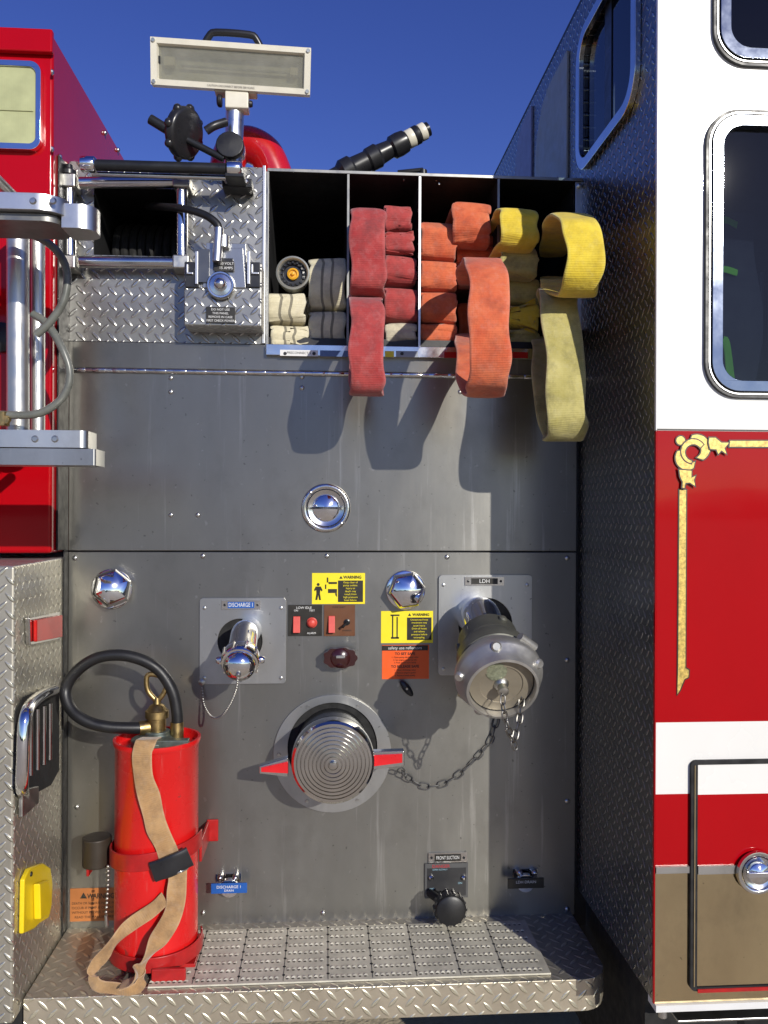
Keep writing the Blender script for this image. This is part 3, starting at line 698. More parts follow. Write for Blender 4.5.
sticker('orange_instruction_sticker', 382, 645, 429, 679, [STO, STK, STW], st3, label='bright orange instruction sticker below the yellow one')
def st4(bm, p):
    poly(bm, [(80, 898.5), (83.5, 892.5), (87, 898.5)], p, 1); text(bm, 'WARNING', P(101, 896, p+.0002), M_(5), 1, wmax=M_(26), bold=.02)
    lines(bm, ('DEATH OR SERIOUS INJURY MAY', 'OCCUR IF PUMP IS OPERATED', 'WITHOUT PROPER TRAINING', 'READ THE MANUAL FIRST'), 95, 903, 4.6, 2.4, p+.0002, 1, 44)
sticker('faded_orange_warning_sticker', 70, 888, 120, 921, [STOD, STK], st4, label='faded orange warning sticker low behind the red tank')
# ================================================================== switch panels
def rocker(bm, u0, v0, u1, v1, p):
    a = corners(u0, v0, u1, v1, p); x0_, z0_, x1_, z1_ = a
    vs = [bm.verts.new(q) for q in ((x0_, D-.002, z0_), (x1_, D-.002, z0_), (x1_, D-.002, z1_), (x0_, D-.002, z1_), (x0_, D-p, z0_), (x1_, D-p, z0_), (x1_, D-p*.45, z1_), (x0_, D-p*.45, z1_))]
    for q in ((0,1,2,3), (4,5,6,7), (0,1,5,4), (1,2,6,5), (2,3,7,6), (3,0,4,7)): bm.faces.new([vs[i] for i in q])
bm = B(); pbox(bm, 288, 605, 322, 636, .003, .0003, 0)
text(bm, 'LOW IDLE', P(304, 607.8, .003), M_(2.4), 1, wmax=M_(18)); text(bm, 'ON', P(296, 610.6, .003), M_(1.9), 1, wmax=M_(5)); text(bm, 'TEST', P(312, 610.6, .003), M_(1.9), 1, wmax=M_(9)); text(bm, 'ALARM', P(311.5, 633.2, .003), M_(2), 1, wmax=M_(9))
SW = obj('black_switch_panel', bm, [STK, STW], FE, .0005)
bm = B(); rocker(bm, 293, 617, 300, 633, .016); obj('rocker_switch', bm, SWR, SW, .001)
bm = B(); lathe(bm, P(312, 622.5, .003), (0,-1,0), [(.0115, 0), (.0115, .003), (.0095, .004), (.0095, .009), (.007, .012), (.001, .013)], 24); obj('push_button', bm, SWR, SW, ang=50)
bm = B(); pbox(bm, 324, 605, 355, 636, .003, .0003, 0); text(bm, 'PUMP SHIFT', P(339, 607.3, .003), M_(1.8), 1, wmax=M_(18)); text(bm, 'OVERRIDE', P(347, 630.6, .003), M_(1.5), 1, wmax=M_(9))
SW2 = obj('brown_switch_panel', bm, [BROWN, STK], FE, .0005)
bm = B(); rocker(bm, 328.5, 616.5, 335, 633, .016); obj('rocker_switch', bm, SWR, SW2, .001)
bm = B(); q = P(347, 622, .003); lathe(bm, q, (0,-1,0), [(.007, 0), (.007, .003), (.004, .004), (.003, .009)], 14); cyl(bm, q+Vector((0, -.008, 0)), q+Vector((-.010, -.018, -.009)), .0022, .003, 10); obj('toggle_switch', bm, BLACKM, SW2)
# ================================================================== knobs
bm = B(); c = P(340, 655, .0)
lathe(bm, c, (0,-1,0), [(.013, 0), (.013, .018)], 20)
o2 = []; n = 48
pts = []
for i in range(n):
    a = 2*PI*i/n; rr = 1+.05*math.cos(a*9); pts.append((c.x+.036*rr*math.copysign(abs(math.cos(a))**.8, math.cos(a)), c.z+.0215*rr*math.copysign(abs(math.sin(a))**.8, math.sin(a))))
front(bm, pts, [], D-.040, .022)
for s in (1,): lathe(bm, c+Vector((0, -.040, 0)), (0,-1,0), [(.022, 0), (.018, .004), (.001, .006)], 20)
KN = obj('maroon_knob', bm, MAROON, FE, .004, 3, ang=50)
bm = B(); pbox(bm, 336, 655.5, 345, 658.5, .0475, .044); obj('knob_badge', bm, SCREW, KN, .001)
bm = B(); c = P(406, 687, 0); sphere(bm, (0, 0, 0), 1, 20, sq=(.0085, .007, .022))
bmesh.ops.rotate(bm, verts=bm.verts, cent=(0, 0, 0), matrix=Matrix.Rotation(math.radians(-38), 3, 'Y')); bmesh.ops.translate(bm, verts=bm.verts, vec=c+Vector((0, -.014, 0))); lathe(bm, c, (0,-1,0), [(.006, 0), (.006, .012)], 12)
KB = obj('small_oval_knob', bm, BLACKP, FE, ang=60)
bm = B(); lathe(bm, c+Vector((0, -.0205, 0)), (0,-1,0), [(.003, 0), (.002, .0015)], 10); obj('knob_screw', bm, SCREW, KB)
# ================================================================== drain levers, suction control
def drain(u, v, mat, line1, line2, mt=STW):
    bm = B(); pbox(bm, u-18, v-4.5, u+18, v+5.5, .034, .030, 0); lathe(bm, P(u, v-1, .004), (0,-1,0), [(.010, -.004), (.010, .015), (.006, .017), (.006, .026)], 16, 2)
    lathe(bm, P(u, v+1, .029), (0,-1,0), [(.020, -.012), (.020, -.002)], 24, 2)
    text(bm, line1, P(u, v-1, .034), M_(2.8), 1, wmax=M_(28)); text(bm, line2, P(u, v+2.6, .034), M_(2.2), 1, wmax=M_(14))
    o = obj('drain_lever', bm, [mat, mt, CHROME2], FE, .0008)
    bm = B()
    for du in (-8, 7): lathe(bm, P(u+du, v-13, 0), (0,-1,0), [(.007, 0), (.0072, .010), (.0065, .016), (.003, .0195), (.0005, .020)], 16)
    pbox(bm, u-13, v-14, u+12, v-6, .004, .0005); objs('valve_screw', bm, CHROME2, o, ang=50)
drain(229, 888, STB, 'DISCHARGE 1', 'DRAIN'); drain(526, 883, STK, 'LDH DRAIN', '', STW)
bm = B(); pbox(bm, 425, 863.5, 468, 898, .006, .0005, 0); quad(bm, 427, 868, 466, 896, .006, 1)
text(bm, 'DANGER', P(441, 866.3, .006), M_(3.2), 2, wmax=M_(22)); text(bm, 'OPEN SLOWLY', P(440, 869.6, .0066), M_(1.6), 3, wmax=M_(20)); text(bm, 'OFF', P(432, 889, .0066), M_(2), 3, wmax=M_(6)); text(bm, 'ON', P(460, 883, .0066), M_(2), 3, wmax=M_(6))
SC = obj('suction_control_plate', bm, [simple('grey_control_plate', (.09, .09, .09), .45), simple('charcoal_face', (.035, .035, .037), .35), simple('red_print', (.5, .02, .03), .5), simple('pale_blue_print', (.3, .5, .6), .5)], FE, .0006)
name_plate(SC, 428.5, 853, 467, 862.5, .002, 'FRONT SUCTION', STK, 3.6)
bm = B()
for u in (431, 463.5): lathe(bm, P(u, 877, .006), (0,-1,0), [(.006, 0), (.0055, .006), (.002, .009)], 14)
objs('plate_bolt', bm, CHROME2, SC)
bm = B(); kc = P(450, 908, .085)
pts = [P(440, 892, .008), P(448, 900, .05), kc]
cyl(bm, P(447, 893, .006), kc, .010, n=16); lathe(bm, kc+Vector((0, .018, 0)), (0,-1,0), [(.024, 0), (.031, .004), (.033, .010), (.0335, .026), (.031, .033), (.026, .036), (.001, .037)], 36)
for k in range(14):
    a = 2*PI*k/14; cyl(bm, kc+Vector((math.cos(a)*.0328, .012, math.sin(a)*.0328)), kc+Vector((math.cos(a)*.0328, -.010, math.sin(a)*.0328)), .0035, n=8)
obj('suction_knob', bm, BLACK, SC, ang=35)
bm = B(); cyl(bm, P(430, 893, .008), P(446, 905, .07), .009, n=14); obj('control_lever', bm, BLACKM, SC)
# ================================================================== running board
zR = H-.907; yF = D-.262; xR0 = XL+.004; xR1 = .558
bm = B(); rr_ = .05
outl = [(xR0, D+.0), (xR0, yF), (xR1-.058, yF)]+[(xR1-.058+.058*math.sin(a), yF+.058-.058*math.cos(a)) for a in [PI/2*k/7 for k in range(1, 7)]]+[(xR1, yF+.058), (xR1, D)]
plate(bm, [(x, y) for x, y in outl], [], (0, 0, zR), XA, YA, .062)
bynormal(bm); RB = obj('running_board', bm, [diamond('running_board_lip', 'XZ', col=(.66, .59, .46), rough=.40, dirt=.4, off=.1), diamond('running_board_end', 'YZ', col=(.66, .59, .46), rough=.40), diamond('running_board_top', 'XY', col=(.60, .56, .47), rough=.45, dirt=.8)], FE, .015, 4)
gx0, gx1, gy0, gy1 = -.335, .443, 1.602, 1.812
bm = B(); box(bm, gx0, gx1, gy0, gy1, zR+.0008, zR+.004, 0)
rows = 7; cells = 9
for j in range(rows):
    y = gy0+(j+.5)*(gy1-gy0)/rows; n = 9*8; sx = (gx1-gx0)/n
    for i in range(n):
        if i % 8 == 7: continue
        x = gx0+i*sx+random.uniform(-.0004, .0004); w = sx*.80; hh_ = .0024+random.uniform(-.0006, .0004)
        a = [bm.verts.new(q) for q in ((x, y-.002, zR+.0041), (x+w, y-.002, zR+.0041), (x+w, y+.004, zR+.0041), (x, y+.004, zR+.0041), (x+w*.35, y+.001, zR+.004+hh_), (x+w*.75, y+.001, zR+.004+hh_), (x+w*.75, y+.002, zR+.004+hh_), (x+w*.35, y+.002, zR+.004+hh_))]
        for q in ((4,5,6,7), (0,1,5,4), (1,2,6,5), (2,3,7,6), (3,0,4,7)): bm.faces.new([a[i2] for i2 in q]).material_index = 0
        lathe(bm, (x+w*.4, y-.0035, zR+.0041), ZA, [(.0030, 0), (.0030, .0003)], 8, 2)  # flat dark spot painted as the shade in front of each tooth
    for i in range(1, cells):
        x = gx0+i*(gx1-gx0)/cells-.004; lathe(bm, (x, y+.009, zR+.0041), ZA, [(.0030, 0), (.0030, .0006)], 10, 1)
for i in range(1, cells):
    x = gx0+i*(gx1-gx0)/cells-.004; box(bm, x-.0004, x+.0004, gy0+.004, gy1-.004, zR+.0044, zR+.0049, 1)
obj('grip_insert', bm, [simple('grip_plate_metal', (.66, .63, .52), .6, .3, nz=.25, nscale=20), UNDER, simple('grip_tooth_shade', (.10, .09, .07), .7)], RB)
# ================================================================== left bodywork
zS2 = pz(65, 551); yL = 1.543; yRd = 1.74; XE = -1.6
zBx = H-.930
bm = B(); box(bm, XE, XL, yL, D+1.2, zBx, zS2-.012); bynormal(bm)
LB = obj('left_compartment_body', bm, [DDIRTYX, DDIRTY, DXY], FE, .006, 3)
bm = B(); RTZ = P(45, 34, D-yRd).z; box(bm, XE, XL, yRd, D+.65, zS2+.0, RTZ, 0); RBD = obj('left_red_body', bm, RED, FE, .007, 3)
bm = B(); box(bm, XE, XL+.003, yRd-.016, yRd-.001, RTZ-.045, RTZ+.003); obj('roof_lip', bm, RED, RBD, .004)
bm = B()
for Yv in (D-.05,): pass
for u, v in ((105, 133), (118, 150)): q = PX(u, v, XL+.002); sphere(bm, q, .006, 10)
for u, v in ((52, 72), (52, 149), (60, 157)): q = PX(u, v, XL+.001); lathe(bm, q, XA, [(.006, 0), (.004, .003)], 12)
objs('body_rivet', bm, SCREW, RBD)
# front lamp
a = [P(-60, 61, D-yRd), P(43, 153, D-yRd)]
bm = B(); x0_, x1_, z0_, z1_ = a[0].x, a[1].x, a[1].z, a[0].z
front(bm, rrect(x0_, z0_, x1_, z1_, .022, 7), [rrect(x0_+.012, z0_+.012, x1_-.010, z1_-.012, .014, 7)], yRd-.016, .014); LP = obj('square_body_lamp', bm, CHROME, FE, .003, 3)
bm = B(); front(bm, rrect(x0_+.011, z0_+.011, x1_-.009, z1_-.011, .014, 7), [], yRd-.012, .008); obj('lamp_lens', bm, LENSY, LP, .003)
bm = B(); zz = (z0_+z1_)/2-.012; box(bm, x0_+.02, x1_-.015, yRd-.0145, yRd-.0125, zz, zz+.004); obj('lens_ridge', bm, LENSY, LP, .001)
# door seam on red body & dark handle
bm = B(); zz = pz(20, 316, .1); 
c = P(3, 338, D-yRd); lathe(bm, c+Vector((0, .001, 0)), (0,-1,0), [(.030, 0), (.030, .012), (.02, .016), (.001, .016)], 28); obj('body_door_handle', bm, BLACKM, RBD)
# compartment side: marker lamp, grab handle, receptacle cover
XS = XL+.0005
def side_poly(name, pts, t, mats, parent, bevel=.002, holes=(), mi=0):
    q = [PX(u, v, XS) for u, v in pts]; bm = B(); plate(bm, [(a.y, a.z) for a in q], holes, (XS+t, 0, 0), YA, ZA, t-.0005, mi); return obj(name, bm, mats, parent, bevel)
ML = side_poly('marker_lamp', [(24, 618), (55, 612), (55, 639), (25, 645)], .010, CHROME2, LB)
q = [PX(u, v, XS) for u, v in ((27, 620), (54, 615), (54, 637), (27, 642))]; bm = B(); plate(bm, [(a.y, a.z) for a in q], [], (XS+.018, 0, 0), YA, ZA, .0075); obj('marker_lens', bm, LENSR, ML, .003)
# cup pull
GP = side_poly('grab_recess', [(14, 712), (22, 697), (54, 684), (58, 690), (58, 770), (50, 785), (22, 800), (14, 795)], .003, UNDER, LB)
bm = B()
for k, (ua, ub) in enumerate(((30, 30), (37, 37), (43.5, 43.5), (49.5, 49.5))):
    cyl(bm, PX(ua, 712-(ua-30)*.45, XS+.008), PX(ub, 775-(ub-30)*.8, XS+.008), .0052, n=12)
objs('recess_rib', bm, CHROME2, GP)
bm = B(); tube(bm, [PX(54, 690, XS+.006), PX(44, 694, XS+.018), PX(33, 702, XS+.03), PX(27, 712, XS+.036), PX(24, 730, XS+.036), PX(23, 760, XS+.036), PX(22, 785, XS+.03), PX(24, 795, XS+.008)], .011, 14); obj('grab_handle', bm, CHROME, GP)
bm = B(); q = [PX(u, v, XS) for u, v in ((16, 790), (33, 786), (33, 803), (16, 818))]; plate(bm, [(a.y, a.z) for a in q], [], (XS+.012, 0, 0), YA, ZA, .009); obj('handle_foot', bm, NICKEL, GP, .003)
YC = side_poly('yellow_outlet_cover', [(19, 880), (24, 869), (30, 866), (38, 863), (46, 868), (48, 884), (47, 905), (44, 918), (34, 924), (28, 930), (18, 934)], .010, YEL, LB, .003)
q = [PX(u, v, XS) for u, v in ((27, 884), (37, 880), (38, 915), (28, 920))]; bm = B(); plate(bm, [(a.y, a.z) for a in q], [], (XS+.024, 0, 0), YA, ZA, .0135); obj('cover_flap', bm, YEL, YC, .003)
bm = B()
for u, v in ((41, 900), (31, 874)): lathe(bm, PX(u, v, XS+.0102), XA, [(.005, 0), (.004, .002)], 12)
objs('cover_screw', bm, BLACKM, YC)
# ================================================================== rack arms, poles, cables (left)
pa = D-1.38
def arm(name, pts_top, y0, y1, z0, z1, mat): pass
zt1, zt0 = P(50, 194, pa).z, P(50, 207, pa).z
def slab(bm, xend, y0, y1, z0, z1, r, x_start=-1.0):
    out = [(x_start, y0), (xend-r, y0)]+[(xend-r+r*math.sin(a), y0+r-r*math.cos(a)) for a in [PI/2*k/8 for k in range(1, 9)]]
    out += [(xend-r+r*math.cos(a), y1-r+r*math.sin(a)) for a in [PI/2*k/8 for k in range(0, 9)]]+[(x_start, y1)]
    plate(bm, out, [], (0, 0, z1), XA, YA, z1-z0)
def xe(u, y): return P(u, 300, D-y).x
bm = B(); slab(bm, xe(84, 1.50), 1.38, 1.50, P(50, 210, pa).z, P(50, 193, pa).z, .045)
UA = obj('upper_rack_arm', bm, ALU, FE, .003)
bm = B(); slab(bm, xe(104, 1.47), 1.405, 1.47, P(50, 222, pa).z, P(50, 197, pa).z, .028, xe(60, 1.4)); obj('arm_socket', bm, ALU, UA, .002)
bm = B(); slab(bm, xe(76, 1.49), 1.395, 1.49, P(50, 218, pa).z, P(50, 210.5, pa).z, .03); obj('arm_underplate', bm, simple('dull_arm_metal', (.22, .22, .21), .45, .9), UA, .002)
bm = B()
for u in (33, 53): lathe(bm, P(u, 201, pa), (0,-1,0), [(.006, 0), (.004, .003)], 12)
objs('arm_bolt', bm, SCREW, UA)
bm = B(); slab(bm, xe(99, 1.45), 1.38, 1.45, P(50, 447.5, pa).z, P(50, 430, pa).z, .012); LA = obj('lower_rack_arm', bm, ALU, FE, .003)
bm = B(); slab(bm, xe(106, 1.44), 1.38, 1.44, P(50, 465, pa).z, P(50, 448.5, pa).z, .004); obj('arm_tray', bm, STEEL2, LA, .002)
bm = B()
for u in (35, 55): lathe(bm, P(u, 439, pa), (0,-1,0), [(.006, 0), (.004, .003)], 12)
objs('arm_bolt', bm, SCREW, LA)
bm = B(); cyl(bm, P(18, 440, D-1.62), P(18, 206, D-1.62), M_(10.5, D-1.62), n=28); cyl(bm, P(38, 440, D-1.65), P(38, 206, D-1.65), M_(6.5, D-1.65), n=20); objs('rack_pole', bm, SATIN, FE)
bm = B()
for v_, u_ in ((201, 18), (438, 18)): a_ = P(u_, v_, D-1.62); cyl(bm, (a_.x, 1.44, a_.z-(.02 if v_ > 300 else -.0)), (a_.x, 1.615, a_.z-(.02 if v_ > 300 else -.0)), .010, n=14)
objs('pole_link', bm, SATIN, FE)
bm = B(); pp = D-1.55
tube(bm, [P(-30, 232, pp), P(10, 231, pp), P(35, 236, pp), P(56, 250, pp), P(67, 272, pp), P(64, 300, pp), P(50, 322, pp), P(36, 335, pp)], .0072, 14)
tube(bm, [P(33, 314, pp-.02), P(47, 324, pp-.01), P(62, 348, pp), P(70, 375, pp), P(62, 398, pp), P(40, 413, pp), P(10, 415, pp), P(-30, 412, pp)], .0072, 14)
objs('rack_cable', bm, GREYR, FE)
bm = B(); cyl(bm, P(3, 412, pp), P(3, 426, pp), .012, n=6); lathe(bm, P(6, 420, pp+.004), (0,-1,0), [(.010, 0), (.008, .006)], 6); obj('brass_fitting', bm, BRASS, FE)
# ================================================================== cab
yC = 1.405
def cz(v, u=700): return P(u, v, D-yC).z
def cx(u, v=500): return P(u, v, D-yC).x
ztop = H+1.16; zbot = cz(1002); xE = 1.75
wl = (cx(711, 250), cz(391, 730), 1.10, cz(118, 730)); wu = (cx(719, 30), cz(60, 735), 1.10, H+1.02)
bm = B(); hl = rrect(*wl, .050, 8); hu_ = rrect(*wu, .045, 8)
z1_ = cz(431)
front(bm, [(XR, z1_), (xE, z1_), (xE, ztop), (XR, ztop)], [hl, hu_], yC, .03, 0)
CAB = obj('cab_upper_wall', bm, WHITE, FE, label='white upper cab wall')
bands = [(431, 722, 1), (722, 793.5, 0), (793.5, 865, 1)]
bm = B()
for a, b_, mi in bands: front(bm, [(XR, cz(b_)), (xE, cz(b_)), (xE, cz(a)), (XR, cz(a))], [], yC, .03, mi)
front(bm, [(XR, zbot), (xE, zbot), (xE, cz(872)), (XR, cz(872))], [], yC, .03, 2)
box(bm, XR, xE, yC-.004, yC+.02, cz(872)+.0003, cz(865)-.0003, 3)
box(bm, XR, xE, yC-.006, yC+.03, zbot-.012, zbot-.0005, 4)
box(bm, XR, xE, yC-.0012, yC-.0002, cz(430)-.001, cz(428.6)-.001, 5)
obj('cab_lower_wall', bm, [WHITE, REDCAB, DARKALU, ALU, STW, DKGOLD], FE, label='red lower cab wall with white stripe and bronze kick plate')
# diamond side wall with window
bm = B(); wy0, wy1 = 1.505, 1.835; wz0, wz1 = H+.775, H+1.06
hs = rrect(wy0, wz0, wy1, wz1, .055, 7)
plate(bm, [(yC+.001, zbot), (3.3, zbot), (3.3, ztop), (yC+.001, ztop)], [hs], (XR, 0, 0), ZA, YA, .0) if False else None
def sidewall(bm, outer, holes, X, t, mi=0):              # face looks at -X
    plate(bm, [(-y, z) for y, z in outer], [[(-y, z) for y, z in h] for h in holes], (X, 0, 0), (0, -1, 0), ZA, t, mi)
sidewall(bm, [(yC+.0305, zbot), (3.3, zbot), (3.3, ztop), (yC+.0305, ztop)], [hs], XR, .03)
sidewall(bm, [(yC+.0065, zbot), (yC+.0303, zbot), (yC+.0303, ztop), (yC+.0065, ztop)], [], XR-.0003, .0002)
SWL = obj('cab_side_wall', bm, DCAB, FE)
bm = B(); box(bm, XR-.003, XR-.0003, yC-.001, yC+.006, z1_, ztop, 0); box(bm, XR-.003, XR-.0003, yC-.001, yC+.006, zbot, z1_-.0005, 1)
obj('cab_corner_trim', bm, [WHITE, REDCAB], FE, .001)
bm = B(); ring2 = rrect(wy0-.018, wz0-.018, wy1+.018, wz1+.018, .07, 7); sidewall(bm, ring2, [rrect(wy0+.006, wz0+.006, wy1-.006, wz1-.006, .05, 7)], XR-.012, .012); SF = obj('side_window_frame', bm, CHROME2, FE, .003)
bm = B(); sidewall(bm, rrect(wy0+.004, wz0+.004, wy1-.004, wz1-.004, .05, 7), [], XR+.006, .004); obj('side_window_glass', bm, GLASS, SF)
bm = B(); box(bm, XR+.004, XR+.012, 1.66, 1.70, wz0, wz1); obj('window_divider', bm, BLACKM, SF)
bm = B(); box(bm, XR, xE, yC+.031, 3.3, ztop, ztop+.01); box(bm, XR+.031, xE, yC+.031, 3.29, zbot+.001, zbot+.02); box(bm, XR+.031, xE, 3.28, 3.3, zbot+.02, ztop-.001); box(bm, xE, xE+.01, yC, 3.3, zbot, ztop+.01)
obj('cab_shell', bm, SOOT, FE)
# pale round-topped plates on the cab side
def sp(name, y0, y1, z0, z1, r, mat):
    pts = [(y0, z0), (y1, z0)]+[(y1-r+r*math.cos(a), z1-r+r*math.sin(a)) for a in [PI/2*k/8 for k in range(9)]]+[(y0, z1)]
    bm = B(); sidewall(bm, pts, [], XR-.006, .0055); return obj(name, bm, mat, FE, .001)
ya, yb = PX(569, 120, XR).y, PX(537, 120, XR).y
sp('pale_side_plate', ya, yb, H+.6, PX(560, 68, XR).z, .16, PALE)
yc, yd = PX(533, 140, XR).y, PX(517, 140, XR).y
sp('blue_side_plate', yc, yd, H+.6, PX(530, 112, XR).z, .12, simple('lilac_grey_plate', (.22, .24, .40), .45))
# front windows
def window(name, w, parent=FE):
    x0_, z0_, x1_, z1_ = w
    bm = B(); front(bm, rrect(x0_-.013, z0_-.013, x1_+.013, z1_+.013, .062, 9), [rrect(x0_-.001, z0_-.001, x1_+.001, z1_+.001, .05, 9)], yC-.007, .0068); f_ = obj(name, bm, BLACK, parent, .003)
    bm = B(); front(bm, rrect(x0_-.0015, z0_-.0015, x1_+.0015, z1_+.0015, .050, 9), [rrect(x0_+.017, z0_+.017, x1_-.017, z1_-.017, .036, 9)], yC-.011, .016); obj('window_trim', bm, simple('window_trim_alloy', (.27, .30, .36), .10, 1, nz=.06), f_, .005, 3)
    bm = B(); front(bm, rrect(x0_-.007, z0_-.007, x1_+.007, z1_+.007, .056, 9), [rrect(x0_-.005, z0_-.005, x1_+.005, z1_+.005, .054, 9)], yC-.009, .002); obj('gasket_bead', bm, ALU, f_)
    bm = B(); front(bm, rrect(x0_+.010, z0_+.010, x1_-.010, z1_-.010, .036, 9), [], yC+.002, .004); obj('window_glass', bm, GLASS, f_)
    return f_
window('cab_window', wl); window('upper_cab_window', wu)
# cab interior
bm = B(); box(bm, XR+.04, 1.7, 2.3, 2.34, zbot+.3, ztop-.02); obj('cab_interior_wall', bm, SEATM, FE)
bm = B()
for k, x_ in enumerate((.975, .995, 1.02, 1.045, 1.07)): cyl(bm, (x_, 1.9, H+.36), (x_+.004, 1.9, H+.57-.02*(k % 2)), .007, n=12)  # grey tubes added to stand in for reflections on the window glass
objs('window_reflection_rail', bm, simple('reflection_grey', (.22, .25, .30), .4, .3), FE)
bm = B(); box(bm, .95, 1.35, 1.9, 2.2, H-.2, H+.25); box(bm, .95, 1.35, 2.12, 2.22, H+.25, H+.62); obj('crew_seat', bm, SEATM, FE, .04, 3)
# compartment door
bm = B(); dx0 = cx(696, 880); 
DY = yC-.004
for a, b_, mi in ((764, 793.5, 0), (793.5, 864, 1)): front(bm, [(dx0, cz(b_)), (xE, cz(b_)), (xE, cz(a)), (dx0, cz(a))], [], DY-.002, .0055, mi)
front(bm, [(dx0, cz(984)), (xE, cz(984)), (xE, cz(872.5)), (dx0, cz(872.5))], [], DY-.002, .0055, 2)
box(bm, dx0, xE, DY-.005, DY, cz(872.5)+.0003, cz(864)-.0003, 3)
CD = obj('compartment_door', bm, [WHITE, REDCAB, DARKALU, ALU], FE)
bm = B(); g0, g1 = cx(689, 880), cx(696, 880)
front(bm, rrect(g0, cz(989), xE, cz(759.5), .01, 4), [[(g1-.0005, cz(985)), (xE-.001, cz(985)), (xE-.001, cz(763.6)), (g1-.0005, cz(763.6))]], DY-.003, .0068, 0)
obj('door_seal', bm, UNDER, CD, .0015)
bm = B(); box(bm, g0+.0055, g0+.0075, DY-.0045, DY-.0032, cz(984), cz(764)); obj('door_piping', bm, DARKALU, CD)
bm = B(); box(bm, g1, xE, DY-.005, DY-.0032, cz(990), cz(986.5)); obj('red_door_edge', bm, REDK, CD)
c = P(757, 872, D-(DY-.008)); R = M_(22, D-yC); o, _, _ = latch('round_door_latch', c, R, CD); 
bm = B(); lathe(bm, c, (0,-1,0), [(R*.52, .002), (R*.53, .007), (R*.47, .0095), (R*.001, .0125)], 32, cap=False); box(bm, c.x-R*.6, c.x+R*.6, c.y-.014, c.y-.006, c.z-R*.14, c.z+R*.14); obj('door_latch_paddle', bm, CHROME, CD, .002, ang=60)
# gold scroll
def gp(pts): return [(q.x, q.z) for q in (P(u, v, D-yC) for u, v in pts)]
def grow(pts, k):
    cx_, cz_ = sum(a for a, b in pts)/len(pts), sum(b for a, b in pts)/len(pts); n = len(pts); out = []
    area = sum(pts[i][0]*pts[(i+1) % n][1]-pts[(i+1) % n][0]*pts[i][1] for i in range(n)); sg = 1 if area > 0 else -1
    for i in range(n):
        a, b, c_ = Vector(pts[i-1]), Vector(pts[i]), Vector(pts[(i+1) % n]); e1 = (b-a).normalized(); e2 = (c_-b).normalized()
        n1 = Vector((e1.y, -e1.x)); n2 = Vector((e2.y, -e2.x)); nn = (n1+n2); nn = nn.normalized() if nn.length > .2 else n1
        q = b+nn*k*sg*min(1.8, 1/max(.5, nn.dot(n1))); out.append((q.x, q.y))
    return out
def crescent(uc, vc, ro, ri, du, dv, a0, a1, n=22):
    out = [(uc+ro*math.cos(math.radians(a0+(a1-a0)*i/n)), vc+ro*math.sin(math.radians(a0+(a1-a0)*i/n))) for i in range(n+1)]
    inn = [(uc+du+ri*math.cos(math.radians(a0+(a1-a0)*i/n)), vc+dv+ri*math.sin(math.radians(a0+(a1-a0)*i/n))) for i in range(n+1)]
    return out+inn[::-1]
shapes = [
 [(679.2, 490), (685.8, 490), (685.0, 668), (688.5, 670), (688, 677), (684, 679), (679.5, 690), (677, 694), (677.8, 668)],
 [(729.5, 441), (860, 441), (860, 447), (729, 446.8)],
 [(680+4.2*math.cos(a), 440.6+4.2*math.sin(a)) for a in [2*PI*i/16 for i in range(16)]],
 crescent(696, 448, 13.2, 8.6, -4, 2, -110, 62), crescent(686.5, 458, 11.8, 8, 3.5, -3, 60, 215),
 crescent(692.2, 451.5, 12, 8.4, 0, 1.2, 100, 325),
 [(708, 438), (714, 438), (720, 443), (727.5, 443), (723, 448.5), (725, 454), (720, 450.5), (717, 454), (715, 449.5), (709, 449), (707.5, 443)],
 [(678, 470), (690, 471), (690, 478), (694, 476), (692.5, 480), (693.5, 486), (688.5, 482.5), (684, 483), (683, 488), (681, 487.5), (681.5, 482), (679, 477)],
]
bm = B()
for i, s in enumerate(shapes):
    g_ = gp(s); front(bm, grow(g_, .0022), [], yC-.0012-i*.0006, .0002, 1); front(bm, g_, [], yC-.0015-i*.0006, .0002, 0)
obj('gold_scroll', bm, [GOLD, DKGOLD], FE)
# underbody
bm = B(); box(bm, -1.6, xE, D+.1, D+1.3, H-1.1, zB-.04); box(bm, XR+.03, xE, yC+.12, 3.2, H-1.2, zbot-.03); box(bm, -1.6, XL, yL+.06, D+.2, H-1.2, zBx-.005)
obj('chassis', bm, UNDER, FE)
bm = B()
for i in range(8):
    x = cx(702, 1015)+i*.052; lathe(bm, (x, yC+.05, cz(1012)-.03), (0, 0, 1), [(.02, -.008), (.02, .0)], 6, cap=True)
box(bm, XR+.05, xE, yC+.02, yC+.09, cz(1030), cz(1027)); cyl(bm, (cx(672, 1010), yC+.04, cz(1030)), (cx(672, 1010), yC+.04, zbot-.013), .008, n=12)
obj('cab_step', bm, ALU, FE, .002)
# wheel behind the cab edge (out of frame, under the cab)
bm = B(); lathe(bm, (1.25, yC+.1, .5), (0, 1, 0), [(.30, 0), (.46, .01), (.50, .05), (.50, .25), (.46, .29), (.30, .3)], 48); obj('cab_wheel', bm, BLACK, FE)
